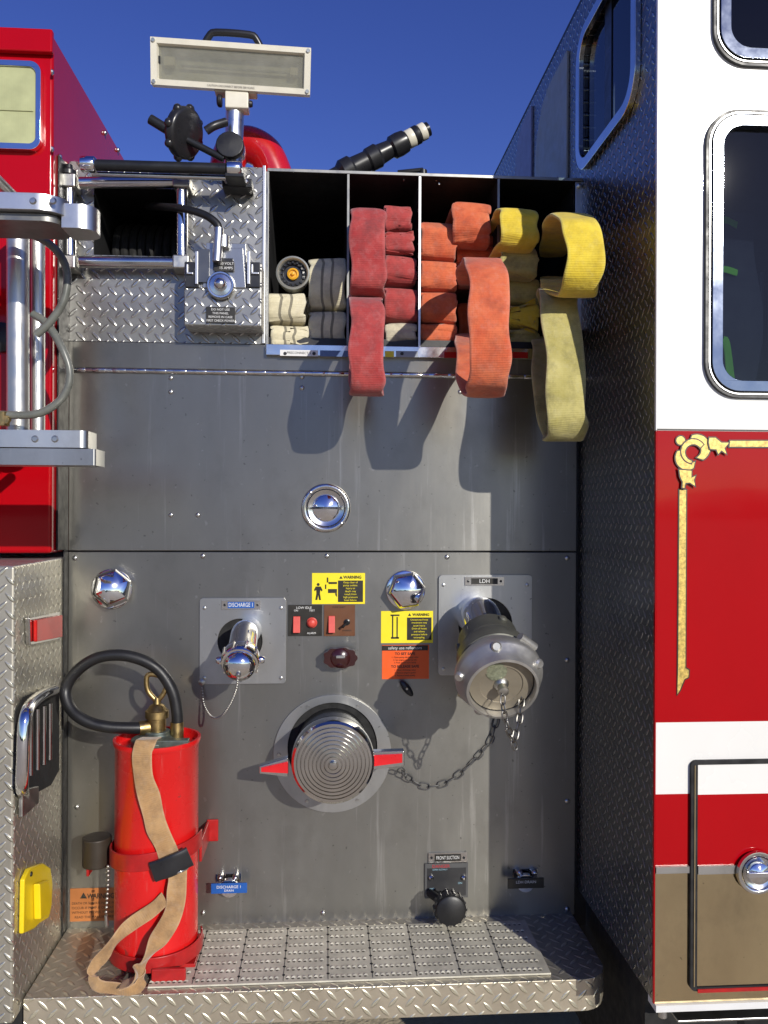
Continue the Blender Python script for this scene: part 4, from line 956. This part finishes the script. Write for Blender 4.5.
# ================================================================== floodlight
Yf = 1.78; pf = D-Yf
TL, TRr, BR, BL = P(152, 39, pf), P(313, 50, pf), P(312, 82+13, pf), P(152, 80, pf)
cen = P(231, 66, pf); rt = (P(312, 71, pf)-P(152, 60, pf)).normalized(); wF = (P(312, 71, pf)-P(152, 60, pf)).length; hF = M_(43, pf)
nrm = (Vector((0, -1, -.22))-rt*Vector((0, -1, -.22)).dot(rt)).normalized(); upv = nrm.cross(rt).normalized()
if upv.z < 0: upv = -upv
def fl(a, b, c_): return cen+rt*a+upv*b+nrm*c_
def obox(bm, a0, a1, b0, b1, c0, c1, mi=0):
    vs = [bm.verts.new(fl(a, b, c_)) for a in (a0, a1) for b in (b0, b1) for c_ in (c0, c1)]
    for q in ((0,1,3,2), (4,6,7,5), (0,4,5,1), (2,3,7,6), (0,2,6,4), (1,5,7,3)): bm.faces.new([vs[i] for i in q]).material_index = mi
hw, hh = wF/2, hF/2
bm = B(); bt = .013
def loft(bm, s0, s1, mi=0):
    (w0, h0, c0), (w1, h1, c1) = s0, s1
    A = [bm.verts.new(fl(x*w0, z*h0, c0)) for x, z in ((-1,-1),(1,-1),(1,1),(-1,1))]; Bv = [bm.verts.new(fl(x*w1, z*h1, c1)) for x, z in ((-1,-1),(1,-1),(1,1),(-1,1))]
    for i in range(4): bm.faces.new((A[i], A[(i+1) % 4], Bv[(i+1) % 4], Bv[i])).material_index = mi
    return A, Bv
loft(bm, (hw, hh, 0), (hw, hh, -.022)); _, e = loft(bm, (hw, hh, -.0221), (hw*.97, hh*.55, -.085)); bm.faces.new(e)
A, Bv = loft(bm, (hw, hh, 0), (hw-bt, hh-bt*.85, 0)); loft(bm, (hw-bt, hh-bt*.85, 0), (hw-bt-.006, hh-bt*.85-.006, -.018))
FL = obj('floodlight', bm, IVORY, FE, .0015)
bm = B(); A, Bv = loft(bm, (hw-bt-.004, hh-bt*.85-.004, -.017), (hw-bt-.012, hh*.45, -.032)); bm.faces.new(Bv); obj('lamp_reflector', bm, simple('dusty_reflector', (.50, .49, .42), .5, .2, nz=.3), FL)
bm = B(); obox(bm, -hw+bt+.001, hw-bt-.001, -hh+bt*.85, hh-bt*.85, -.010, -.008); obj('lamp_glass', bm, LAMPG, FL)
bm = B(); cyl(bm, fl(-hw+.06, 0, -.022), fl(hw-.05, 0, -.022), .0025, n=12); obj('lamp_tube', bm, simple('frosted_tube', (.3, .3, .28), .3), FL)
bm = B(); obox(bm, -hw+.024, -hw+.048, -.004, .014, -.035, -.012); obox(bm, hw-.045, hw-.028, -.006, .010, -.035, -.014); objs('tube_socket', bm, simple('ceramic_socket', (.55, .50, .36), .6), FL, .002)
bm = B(); obox(bm, -hw+.012, -hw+.019, -.002, .012, -.02, -.006); obj('socket_clip', bm, BLACKM, FL)
bm = B()
for sx in (-1, 1):
    for sz in (-1, 1): lathe(bm, fl(sx*(hw-.006), sz*(hh-.006), 0), nrm, [(.0048, 0), (.004, .003)], 8)
objs('housing_screw', bm, SCREW, FL)
bm = B(); text(bm, 'CAUTION DISCONNECT BEFORE SERVICING', fl(.0, -hh+.0055, .0006), .004, 0, rt, upv, wmax=.10); obj('housing_lettering', bm, simple('grey_print', (.16, .15, .13), .5), FL, keepn=True)
bm = B(); tube(bm, [fl(-.062, hh-.002, -.03), fl(-.05, hh+.018, -.03), fl(-.035, hh+.026, -.03), fl(.035, hh+.026, -.03), fl(.05, hh+.018, -.03), fl(.062, hh-.002, -.03)], .0075, 12, 3); obj('carry_handle', bm, BLACKP, FL)
bm = B(); q = P(236, 92, pf-.03); box(bm, q.x-.045, q.x+.045, Yf+.02, Yf+.05, q.z-.006, q.z+.006); q = P(236, 101, pf-.03); box(bm, q.x-.022, q.x+.028, Yf+.014, Yf+.05, q.z-.022, q.z+.018); obj('mounting_yoke', bm, IVORY, FL, .003)
bm = B(); cyl(bm, P(233, 172, pf-.04), P(235, 108, pf-.04), .020, n=28); cyl(bm, P(235, 116, pf-.04), P(235, 108, pf-.04), .017, n=20); lathe(bm, P(234, 152, pf-.04), ZA, [(.024, -.012), (.025, 0), (.024, .012)], 28); obj('telescopic_pole', bm, simple('satin_pole_aluminium', (.75, .75, .76), .32, 1, nz=.08), FL)
bm = B(); lathe(bm, P(230, 146, pf+.0), (0, -1, .1), [(.020, -.012), (.029, -.008), (.0305, 0), (.029, .008), (.001, .010)], 18);  lathe(bm, P(222, 101, pf-.02), (-1, 0, 0), [(.013, 0), (.013, .008), (.008, .011)], 20); lathe(bm, P(249, 104, pf-.02), (1, 0, 0), [(.008, 0), (.006, .008)], 12)
objs('lock_knob', bm, BLACK, FL, bevel=.002)
bm = B(); tube(bm, [P(206, 131, pf), P(214, 126, pf), P(226, 122, pf-.01)], .009, 12); obj('clamp_lever', bm, BLACKP, FL)
# ================================================================== deck water cannon
bm = B(); tube(bm, [P(277, 184, -.10), P(274, 172, -.10), P(265, 154, -.10), P(250, 145, -.10), P(237, 147, -.10), P(229, 160, -.10), P(226, 185, -.1)], .041, 24); WC = obj('water_cannon', bm, simple('red_pipe_paint', (.50, .008, .01), .25, 0, .9, nz=.1), FE)
dA, dB = P(343, 174, -.25), P(449, 118, -.25); dv = (dB-dA); Ld = dv.length; S = lambda k: k*1.0
bm = B(); pr = [(0, .030), (.16, .030), (.18, .036), (.20, .042), (.28, .042), (.30, .034), (.42, .031), (.44, .036), (.52, .037), (.54, .031), (.64, .027), (.66, .035), (.72, .036), (.78, .033), (.79, .026), (.84, .0255), (.86, .029), (.90, .029), (.91, .025), (.97, .0245), (.975, .022), (1.0, .0215), (1.0, .014), (.985, .012)]
prm = [(r*.82, t_*Ld) for t_, r in pr]; lathe(bm, dA-dv.normalized()*.06, dv, [(prm[0][0], -.1)]+[(r, h+.06*(0 if h > .2 else 0)) for r, h in prm], 28, 0)
obj('cannon_barrel', bm, BLACKP, WC, ang=30)
bm = B(); dn_ = dv.normalized(); base = dA-dn_*.06
lathe(bm, base, dv, [(.0225, .795*Ld), (.0232, .80*Ld), (.0232, .855*Ld), (.0225, .86*Ld)], 28); lathe(bm, base, dv, [(.0212, .913*Ld), (.0218, .918*Ld), (.0218, .962*Ld), (.0212, .967*Ld)], 28)
objs('white_band', bm, IVORY, WC)
wa = (P(222, 158, pf)-P(150, 119, pf)).normalized()
bm = B(); cyl(bm, P(150, 119, pf), P(168, 130, pf), .0105, n=14); cyl(bm, P(168, 130, pf), P(224, 159, pf), .0075, n=14); obj('wheel_shaft', bm, BLACKM, WC, .001)
bm = B(); wc_ = P(184, 133, pf); wax = Vector((.80, -.42, -.28)).normalized(); lathe(bm, wc_, wax, [(.010, -.012), (.046, -.012), (.052, -.006), (.052, .008), (.046, .013), (.030, .010), (.012, .014)], 30)
aa, s_, t_ = frame(wax)
for k in range(8):
    a = 2*PI*k/8; sphere(bm, wc_+(s_*math.cos(a)+t_*math.sin(a))*.050, .010, 8)
obj('hand_wheel', bm, BLACKP, WC, ang=60)
# small latch on bed top
bm = B(); z_ = zt+.004; q = P(410, 171, -.03); box(bm, q.x-.03, q.x+.035, q.y-.01, q.y+.02, z_, z_+.006); cyl(bm, (q.x-.028, q.y, z_+.012), (q.x+.03, q.y, z_+.020), .005, n=10); lathe(bm, (q.x+.03, q.y, z_+.005), ZA, [(.009, 0), (.009, .014)], 12)
obj('bed_cover_latch', bm, BLACKM, HB, .001)
# ================================================================== can bracket (part of the truck)
TCx = P(157, 800, .13).x; TCy = D-.13; TR_ = .0845; TZ0 = zR+.012; TZ1 = P(157, 738, .13).z
bm = B()
def band(bm, z, r, w, t_, a0, a1, n=40, tz=0.):
    rg = []
    for i in range(n+1):
        a = math.radians(a0+(a1-a0)*i/n); dz = tz*math.cos(a)
        rg.append([bm.verts.new((TCx+rr2*math.cos(a), TCy+rr2*math.sin(a), z+zz2+dz)) for rr2, zz2 in ((r, -w/2), (r+t_, -w/2), (r+t_, w/2), (r, w/2))])
    for a, b2 in zip(rg, rg[1:]):
        for i in range(4): bm.faces.new((a[i], a[(i+1) % 4], b2[(i+1) % 4], b2[i]))
    bm.faces.new(rg[0]); bm.faces.new(rg[-1][::-1])
zb1 = P(157, 862, .22).z
band(bm, zb1, TR_+.003, .034, .004, 90, 360, tz=.012); 
q = P(205, 838, .05); box(bm, q.x-.003, q.x+.003, D-.115, D-.005, q.z-.024, q.z+.020); box(bm, q.x-.003, q.x+.022, D-.0045, D-.0005, q.z-.026, q.z+.022)
q = P(97, 852, .05); box(bm, q.x-.003, q.x+.003, D-.12, D-.001, q.z-.022, q.z+.02)
band(bm, TZ0+.020, TR_+.004, .030, .004, 200, 380)
q = P(178, 958, .22); box(bm, TCx+.01, TCx+.075, TCy-.098, TCy-.090, TZ0-.008, TZ0+.016); box(bm, TCx-.06, TCx+.086, TCy-.05, D-.06, TZ0-.009, TZ0-.001)
BK = objs('tank_bracket', bm, REDK, FE, .002)[0]
bm = B(); q = P(97, 850, .12); cyl(bm, q+Vector((0, 0, -.03)), q+Vector((0, 0, .028)), .0285, n=28); obj('bracket_barrel', bm, simple('dull_olive_barrel', (.045, .035, .025), .45, .3), BK, .003)
bm = B(); beads(bm, [P(108, 862, .15), P(108, 880, .15), P(107, 900, .15), P(106, 915, .15)], .0035); cyl(bm, P(106, 915, .15), P(107, 926, .15), .0035); obj('bracket_chain', bm, NICKEL, BK)
# ================================================================== WATER TANK EXTINGUISHER
EX = empty('pump_tank_extinguisher', (TCx, TCy, zR+.002), 'red cylindrical pump tank extinguisher with tan strap standing on the running board', 'extinguisher')
bm = B(); lathe(bm, (TCx, TCy, TZ0), ZA, [(TR_*.93, 0), (TR_, .004), (TR_, .012), (TR_*.975, .02), (TR_*.975, TZ1-TZ0-.012), (TR_*1.0, TZ1-TZ0-.010), (TR_*1.025, TZ1-TZ0-.003), (TR_*1.02, TZ1-TZ0+.002), (TR_*.96, TZ1-TZ0+.002), (TR_*.94, TZ1-TZ0-.014), (TR_*.3, TZ1-TZ0-.010), (.001, TZ1-TZ0-.010)], 64, cap=False)
obj('tank', bm, REDT, EX, ang=50)
bm = B(); zc = TZ1-.010
lathe(bm, (TCx, TCy, zc), ZA, [(.052, 0), (.052, .010), (.030, .016), (.026, .018), (.026, .026)], 28); box(bm, TCx-.03, TCx+.07, TCy-.05, TCy-.03, zc+.001, zc+.018)
obj('tank_lid', bm, simple('verdigris_metal', (.16, .19, .17), .5, .8, nz=.35, nscale=60), EX, .002)
pcx = P(157, 720, .13)
bm = B(); lathe(bm, (pcx.x, TCy, zc+.012), ZA, [(.022, 0), (.022, .012), (.018, .014), (.018, .038), (.0235, .040), (.0235, .054), (.020, .056), (.015, .064), (.008, .068), (.006, .08)], 24); PC = obj('pump_barrel', bm, BRASS, EX, ang=40)
bm = B(); hz = zc+.088
tube(bm, [Vector((pcx.x, TCy, hz-.004)), Vector((pcx.x-.018, TCy, hz+.018)), Vector((pcx.x-.021, TCy, hz+.044)), Vector((pcx.x-.012, TCy, hz+.052)), Vector((pcx.x+.012, TCy-.002, hz+.046)), Vector((pcx.x+.020, TCy, hz+.036)), Vector((pcx.x+.014, TCy, hz+.014)), Vector((pcx.x, TCy, hz-.004))], .0052, 12)
obj('pump_handle', bm, BRASS, PC)
bm = B(); ph = .13
tube(bm, [P(177, 733, ph), P(177, 712, ph), P(171, 688, ph), P(155, 667, ph), P(128, 656, ph), P(100, 657, ph), P(78, 670, ph), P(66, 688, ph), P(69, 706, ph+.01), P(84, 720, ph+.02), P(108, 727, ph+.02), P(142, 728, ph+.01), P(150, 727, ph)], .0117, 18, 8); HS = obj('rubber_hose', bm, BLACK, EX)
bm = B(); cyl(bm, P(177, 722, ph), P(177, 738, ph), .0135, n=12); cyl(bm, P(139, 728.5, ph+.01), P(153, 726.5, ph), .0145, n=12); objs('hose_ferrule', bm, BRASS, HS, .001)
# strap
fr_ = .13+TR_+.006
bm = B(); XR1 = Vector((1, 0, 0))
flat(bm, [P(152, 738, .13+.045), P(146, 741, fr_-.006), P(142, 752, fr_), P(144, 775, fr_), P(149, 800, fr_), P(156, 822, fr_), P(163, 842, fr_), P(170, 860, fr_), P(174, 868, fr_)], [XR1]*2+[Vector((.9, -.2, -.1))]*2+[Vector((.9, .3, .2)), Vector((1, .1, .25)), Vector((1, 0, .3)), Vector((1, 0, .3)), Vector((1, 0, .3))], .040, .004, wob=.0018)
s2 = Vector((1, .15, .15))
flat(bm, [P(176, 866, fr_), P(178, 884, fr_+.004), P(175, 905, fr_+.01), P(166, 928, fr_+.02), P(154, 948, fr_+.03), P(142, 964, fr_+.032), P(135, 978, .27), P(122, 986, .27)], [s2, s2, s2, Vector((1, 0, .4)), Vector((.8, .5, .4)), Vector((.5, .8, .3)), Vector((.3, 1, .1)), Vector((.1, 1, 0))], .036, .004, wob=.0018)
zf = zR+.022
flat(bm, [P(165, 899, fr_+.004), P(148, 912, fr_+.005), P(126, 930, fr_+.01), P(108, 948, .25), P(96, 966, .255), P(93, 978, .258), P(102, 986, .262), P(120, 990, .262), P(136, 988, .26), P(143, 978, .25), P(138, 970, .235)], [Vector((.4, .3, 1)), Vector((.4, .3, 1)), Vector((.4, .2, 1)), Vector((.5, .1, 1)), Vector((.3, 0, 1)), Vector((.1, 0, 1)), Vector((0, -.1, 1)), Vector((0, -.2, 1)), Vector((0, -.2, 1)), Vector((0, .2, 1)), Vector((0, .2, 1))], .026, .0035, wob=.002)
ST = obj('carrying_strap', bm, hosemat('tan_webbing_weave', (.36, .20, .08), (.47, .29, .13), dirt=.45), EX)
bm = B(); flat(bm, [P(153, 872, fr_+.008), P(170, 866, fr_+.012), P(190, 856, fr_+.004)], Vector((0, 0, 1)), .040, .010, wob=0); obj('strap_buckle', bm, BLACKP, ST)
bm = B(); flat(bm, [P(188, 868, fr_+.002), P(180, 872, fr_+.012), P(165, 874.5, fr_+.012)], Vector((0, 0, 1)), .004, .003, wob=0); obj('buckle_bar', bm, CHROME2, ST)
# ================================================================== HOSES
def hose_thing(name, label, u, v, cat='fire hose'):
    q = P(u, v, 0); return empty(name, (q.x, D+.1, q.z), label, cat, None)
def fold(parent, u0, v0, u1, v1, p, mat, back=.45, t_=.009, skew=0.):
    """one U-shaped bend of a flat hose; its end is seen as that rectangle"""
    a = corners(u0, v0, u1, v1, p); xc, w = (a[0]+a[2])/2, a[2]-a[0]; r = (a[3]-a[1])/2-t_/2; zc = (a[1]+a[3])/2; y = D-p
    r = max(r, .006); j = lambda s: random.uniform(-s, s)
    pts = [Vector((xc, D+back, zc+r*.8)), Vector((xc+j(.002), y+.12, zc+r*.92)), Vector((xc, y+r*1.15, zc+r))]
    for k in range(1, 8):
        aa_ = PI*k/8; sq = .80
        pts.append(Vector((xc+skew*math.sin(aa_)*.01+j(.001), y+t_/2+r*.72*(1-abs(math.sin(aa_))**sq)+j(.0015), zc+r*math.copysign(abs(math.cos(aa_))**.8, math.cos(aa_)))))
    pts += [Vector((xc, y+r*1.15, zc-r)), Vector((xc+j(.002), y+.12, zc-r*.92)), Vector((xc, D+back, zc-r*.8))]
    bm = B(); tl = j(.06); flat(bm, pts, Vector((1, j(.12), tl)), w, t_, 4, 8, wob=.0018); return obj('hose_fold', bm, mat, parent, ang=60)
def loop(parent, pts, side, w, mat, t_=.008, name='hanging_loop', wob=.0025):
    bm = B(); flat(bm, pts, side, w, t_, 7, 9, wob=wob); return obj(name, bm, mat, parent, ang=60)
SX = Vector((1, 0, 0))
# cream, compartment one
h = hose_thing('fire_hose', 'cream fire hose with dark stripes folded in the leftmost bay of the hose bed', 306, 347)
fold(h, 266, 292, 305, 322, -.005, HCRM); fold(h, 271, 325, 308, 347, -.01, HCRM); fold(h, 309, 254, 346, 308, -.02, HCRM); fold(h, 309, 309, 346, 347, -.02, HCRM); fold(h, 300, 296, 312, 318, -.08, HCRM)
# red
h = hose_thing('fire_hose', 'faded red fire hose folded in the second bay with its loop hanging down', 384, 322)
for v0, v1, u1 in ((204, 229, 412), (231, 252, 414), (254, 281, 417)): fold(h, 385, v0, u1, v1, -.01, HPINK)
fold(h, 385, 286, 418, 320, -.01, HPINK)
def path(L_): return [P(u, v, p) for u, v, p in L_]
loop(h, path([(366, 232, -.10), (366, 226, .0), (367, 216, .06), (368, 211, .12), (368, 214, .155), (368, 225, .170), (368, 255, .175), (368, 278, .170), (368, 290, .15), (367, 296, .11), (366, 297, .05), (366, 296, -.1)]), SX, M_(35.5, .17), HPINK, .009, 'upper_loop')
loop(h, path([(366, 322, -.10), (366, 315, .0), (366, 303, .09), (366, 299, .17), (366.5, 304, .235), (367, 325, .265), (367, 355, .275), (367, 378, .27), (367, 390, .245), (367, 395, .21), (366, 388, .17), (365, 370, .13), (365, 352, .08), (365, 343, .03), (365, 339, -.06)]), SX, M_(34.5, .265), HPINK)
h = hose_thing('fire_hose', 'single pale cream hose fold beneath the faded red folds', 402, 346)
fold(h, 386, 322, 417, 346, -.01, hosemat('plain_cream_jacket', (.45, .41, .30), (.62, .57, .42)))
# orange
h = hose_thing('fire_hose', 'orange fire hose folded in the third bay with one long loop hanging out', 458, 347)
for v0, v1, p in ((219, 257, -.005), (259, 289, -.01), (290, 321, -.01), (323, 346, -.02)): fold(h, 421, v0, 457, v1, p, HORG)
fold(h, 455, 199, 493, 241, .02, HORG, skew=-.5); fold(h, 458, 243, 496, 262, -.05, HORG); fold(h, 459, 300, 496, 345, -.12, HORG)
loop(h, path([(474, 288, -.12), (474, 283, .0), (475, 270, .1), (479, 261, .2), (484, 261, .29), (487, 272, .345), (489, 300, .365), (490, 335, .37), (489.5, 365, .36), (488, 384, .335), (485, 394, .30), (480, 391, .26), (475, 376, .22), (473, 352, .15), (473, 340, .06), (470, 336, -.05)]), SX, M_(42, .36), HORG, .009)
# yellow
h = hose_thing('fire_hose', 'yellow fire hose folded in the rightmost bay with two loops hanging out', 540, 347)
for v0, v1, m_, p in ((204, 245, HYEL, .10), (247, 274, HOLV, .05), (276, 303, HOLV, -.01), (305, 326, HYEL, -.01), (328, 347, HOLV, -.02)): fold(h, 499, v0, 538, v1, p, m_, skew=.4)
loop(h, path([(556, 255, -.1), (556, 243, 0), (560, 227, .1), (566, 217, .2), (574, 217, .28), (582, 228, .32), (585, 252, .33), (583, 278, .315), (578, 293, .28), (568, 295, .22), (559, 287, .13), (556, 281, .03), (556, 279, -.08)]), SX, M_(40, .32), HYEL, .009, 'upper_loop')
loop(h, path([(555, 312, -.1), (555, 303, 0), (556, 293, .08), (557, 290, .15), (559, 299, .2), (562, 328, .235), (565, 370, .26), (567, 408, .275), (567, 428, .265), (565, 438, .235), (561, 437, .2), (555, 416, .17), (551, 380, .12), (549, 352, .06), (550, 342, 0), (551, 339, -.06)]), SX, M_(41, .26), HOLV, .009)

# nozzle in the first bay
NZ = empty('hose_nozzle', P(293, 291, -.06), 'round black and silver hose nozzle with a yellow centre above the cream hose', 'nozzle')
c = P(293, 274, -.03)
bm = B(); lathe(bm, c+Vector((0, .12, 0)), (0,-1,0), [(.018, 0), (.024, .03), (.030, .06), (.036, .10), (.0375, .115), (.0375, .13), (.034, .132), (.031, .128), (.030, .118)], 40, cap=False); obj('nozzle_bumper', bm, simple('pale_bumper', (.45, .46, .43), .35, .5), NZ, ang=50)
bm = B(); lathe(bm, c+Vector((0, .02, 0)), (0,-1,0), [(.030, 0), (.030, .018), (.022, .020), (.021, .014), (.013, .014)], 36)
for k in range(16):
    a_ = 2*PI*k/16; q = c+Vector((math.cos(a_)*.0255, 0, math.sin(a_)*.0255)); box(bm, q.x-.002, q.x+.002, q.y-.004, q.y+.002, q.z-.002, q.z+.002)
obj('nozzle_teeth', bm, BLACKP, NZ)
bm = B(); lathe(bm, c+Vector((0, .008, 0)), (0,-1,0), [(.013, 0), (.013, .010), (.009, .012), (.008, .008), (.004, .008), (.004, .014), (.002, .015)], 24); obj('nozzle_centre', bm, simple('amber_plastic', (.75, .38, .02), .35), NZ)
# safety vest inside the cab
VS = empty('safety_vest', (.84, 1.72, H+.20), 'dark safety vest with bright green bands seen through the cab window', 'vest')
bm = B(); flat(bm, [(.80, 1.66, H+.62), (.80, 1.655, H+.45), (.80, 1.66, H+.30), (.80, 1.65, H+.21)], Vector((1, .15, 0)), .19, .02, wob=.01); obj('vest_body', bm, simple('navy_cloth', (.03, .03, .05), .9), VS)
bm = B()
for z in (.494, .593): flat(bm, [(.79, 1.636, H+z), (.81, 1.64, H+z+.004), (.838, 1.65, H+z)], ZA, .014, .003, wob=.001)
flat(bm, [(.775, 1.60, H+.335), (.785, 1.595, H+.345), (.795, 1.60, H+.31), (.803, 1.60, H+.265)], Vector((1, 0, .3)), .016, .003, wob=.001)
obj('vest_band', bm, VEST, VS)
# ================================================================== light, world, camera
S_DIR = Vector((-.46, 1, -.41)).normalized()
sun = bpy.data.lights.new('sun', 'SUN'); sun.energy = 4.0; sun.angle = math.radians(.53); sun.color = (1, .95, .86)
so = bpy.data.objects.new('sun', sun); C.objects.link(so); so.rotation_euler = S_DIR.to_track_quat('-Z', 'Y').to_euler(); so.location = (3, -6, 6)
w = bpy.data.worlds.new('World'); bpy.context.scene.world = w; w.use_nodes = True; nt = w.node_tree; bg = nt.nodes['Background']
sk = nt.nodes.new('ShaderNodeTexSky'); sk.sky_type = 'NISHITA'; sk.sun_disc = False; sk.sun_elevation = math.asin(-S_DIR.z)
sk.sun_rotation = math.atan2(-S_DIR.x, -S_DIR.y); sk.altitude = 800; sk.air_density = 1.0; sk.dust_density = .25; sk.ozone_density = 3.0
hsv = nt.nodes.new('ShaderNodeHueSaturation'); hsv.inputs['Saturation'].default_value = 1.22; hsv.inputs['Hue'].default_value = .532; hsv.inputs['Value'].default_value = 1.42
nt.links.new(sk.outputs[0], hsv.inputs['Color']); nt.links.new(hsv.outputs[0], bg.inputs[0]); bg.inputs[1].default_value = .08
cam = bpy.data.cameras.new('camera'); co = bpy.data.objects.new('camera', cam); C.objects.link(co)
co.matrix_world = Matrix.Translation(CP) @ CAM.to_4x4(); cam.sensor_fit = 'VERTICAL'; cam.sensor_height = 36; cam.lens = F*36/1024
cam.clip_start = .02; cam.clip_end = 2000
sc = bpy.context.scene; sc.camera = co
sc.render.engine = 'CYCLES'; sc.view_settings.view_transform = 'Standard'; sc.view_settings.look = 'None'; sc.view_settings.exposure = 0; sc.view_settings.gamma = 1
sc.cycles.max_bounces = 8
# screws share the panel parents
for o in list(bpy.data.objects):
    if o.name.startswith('screw') and o.parent is None: o.parent = FE
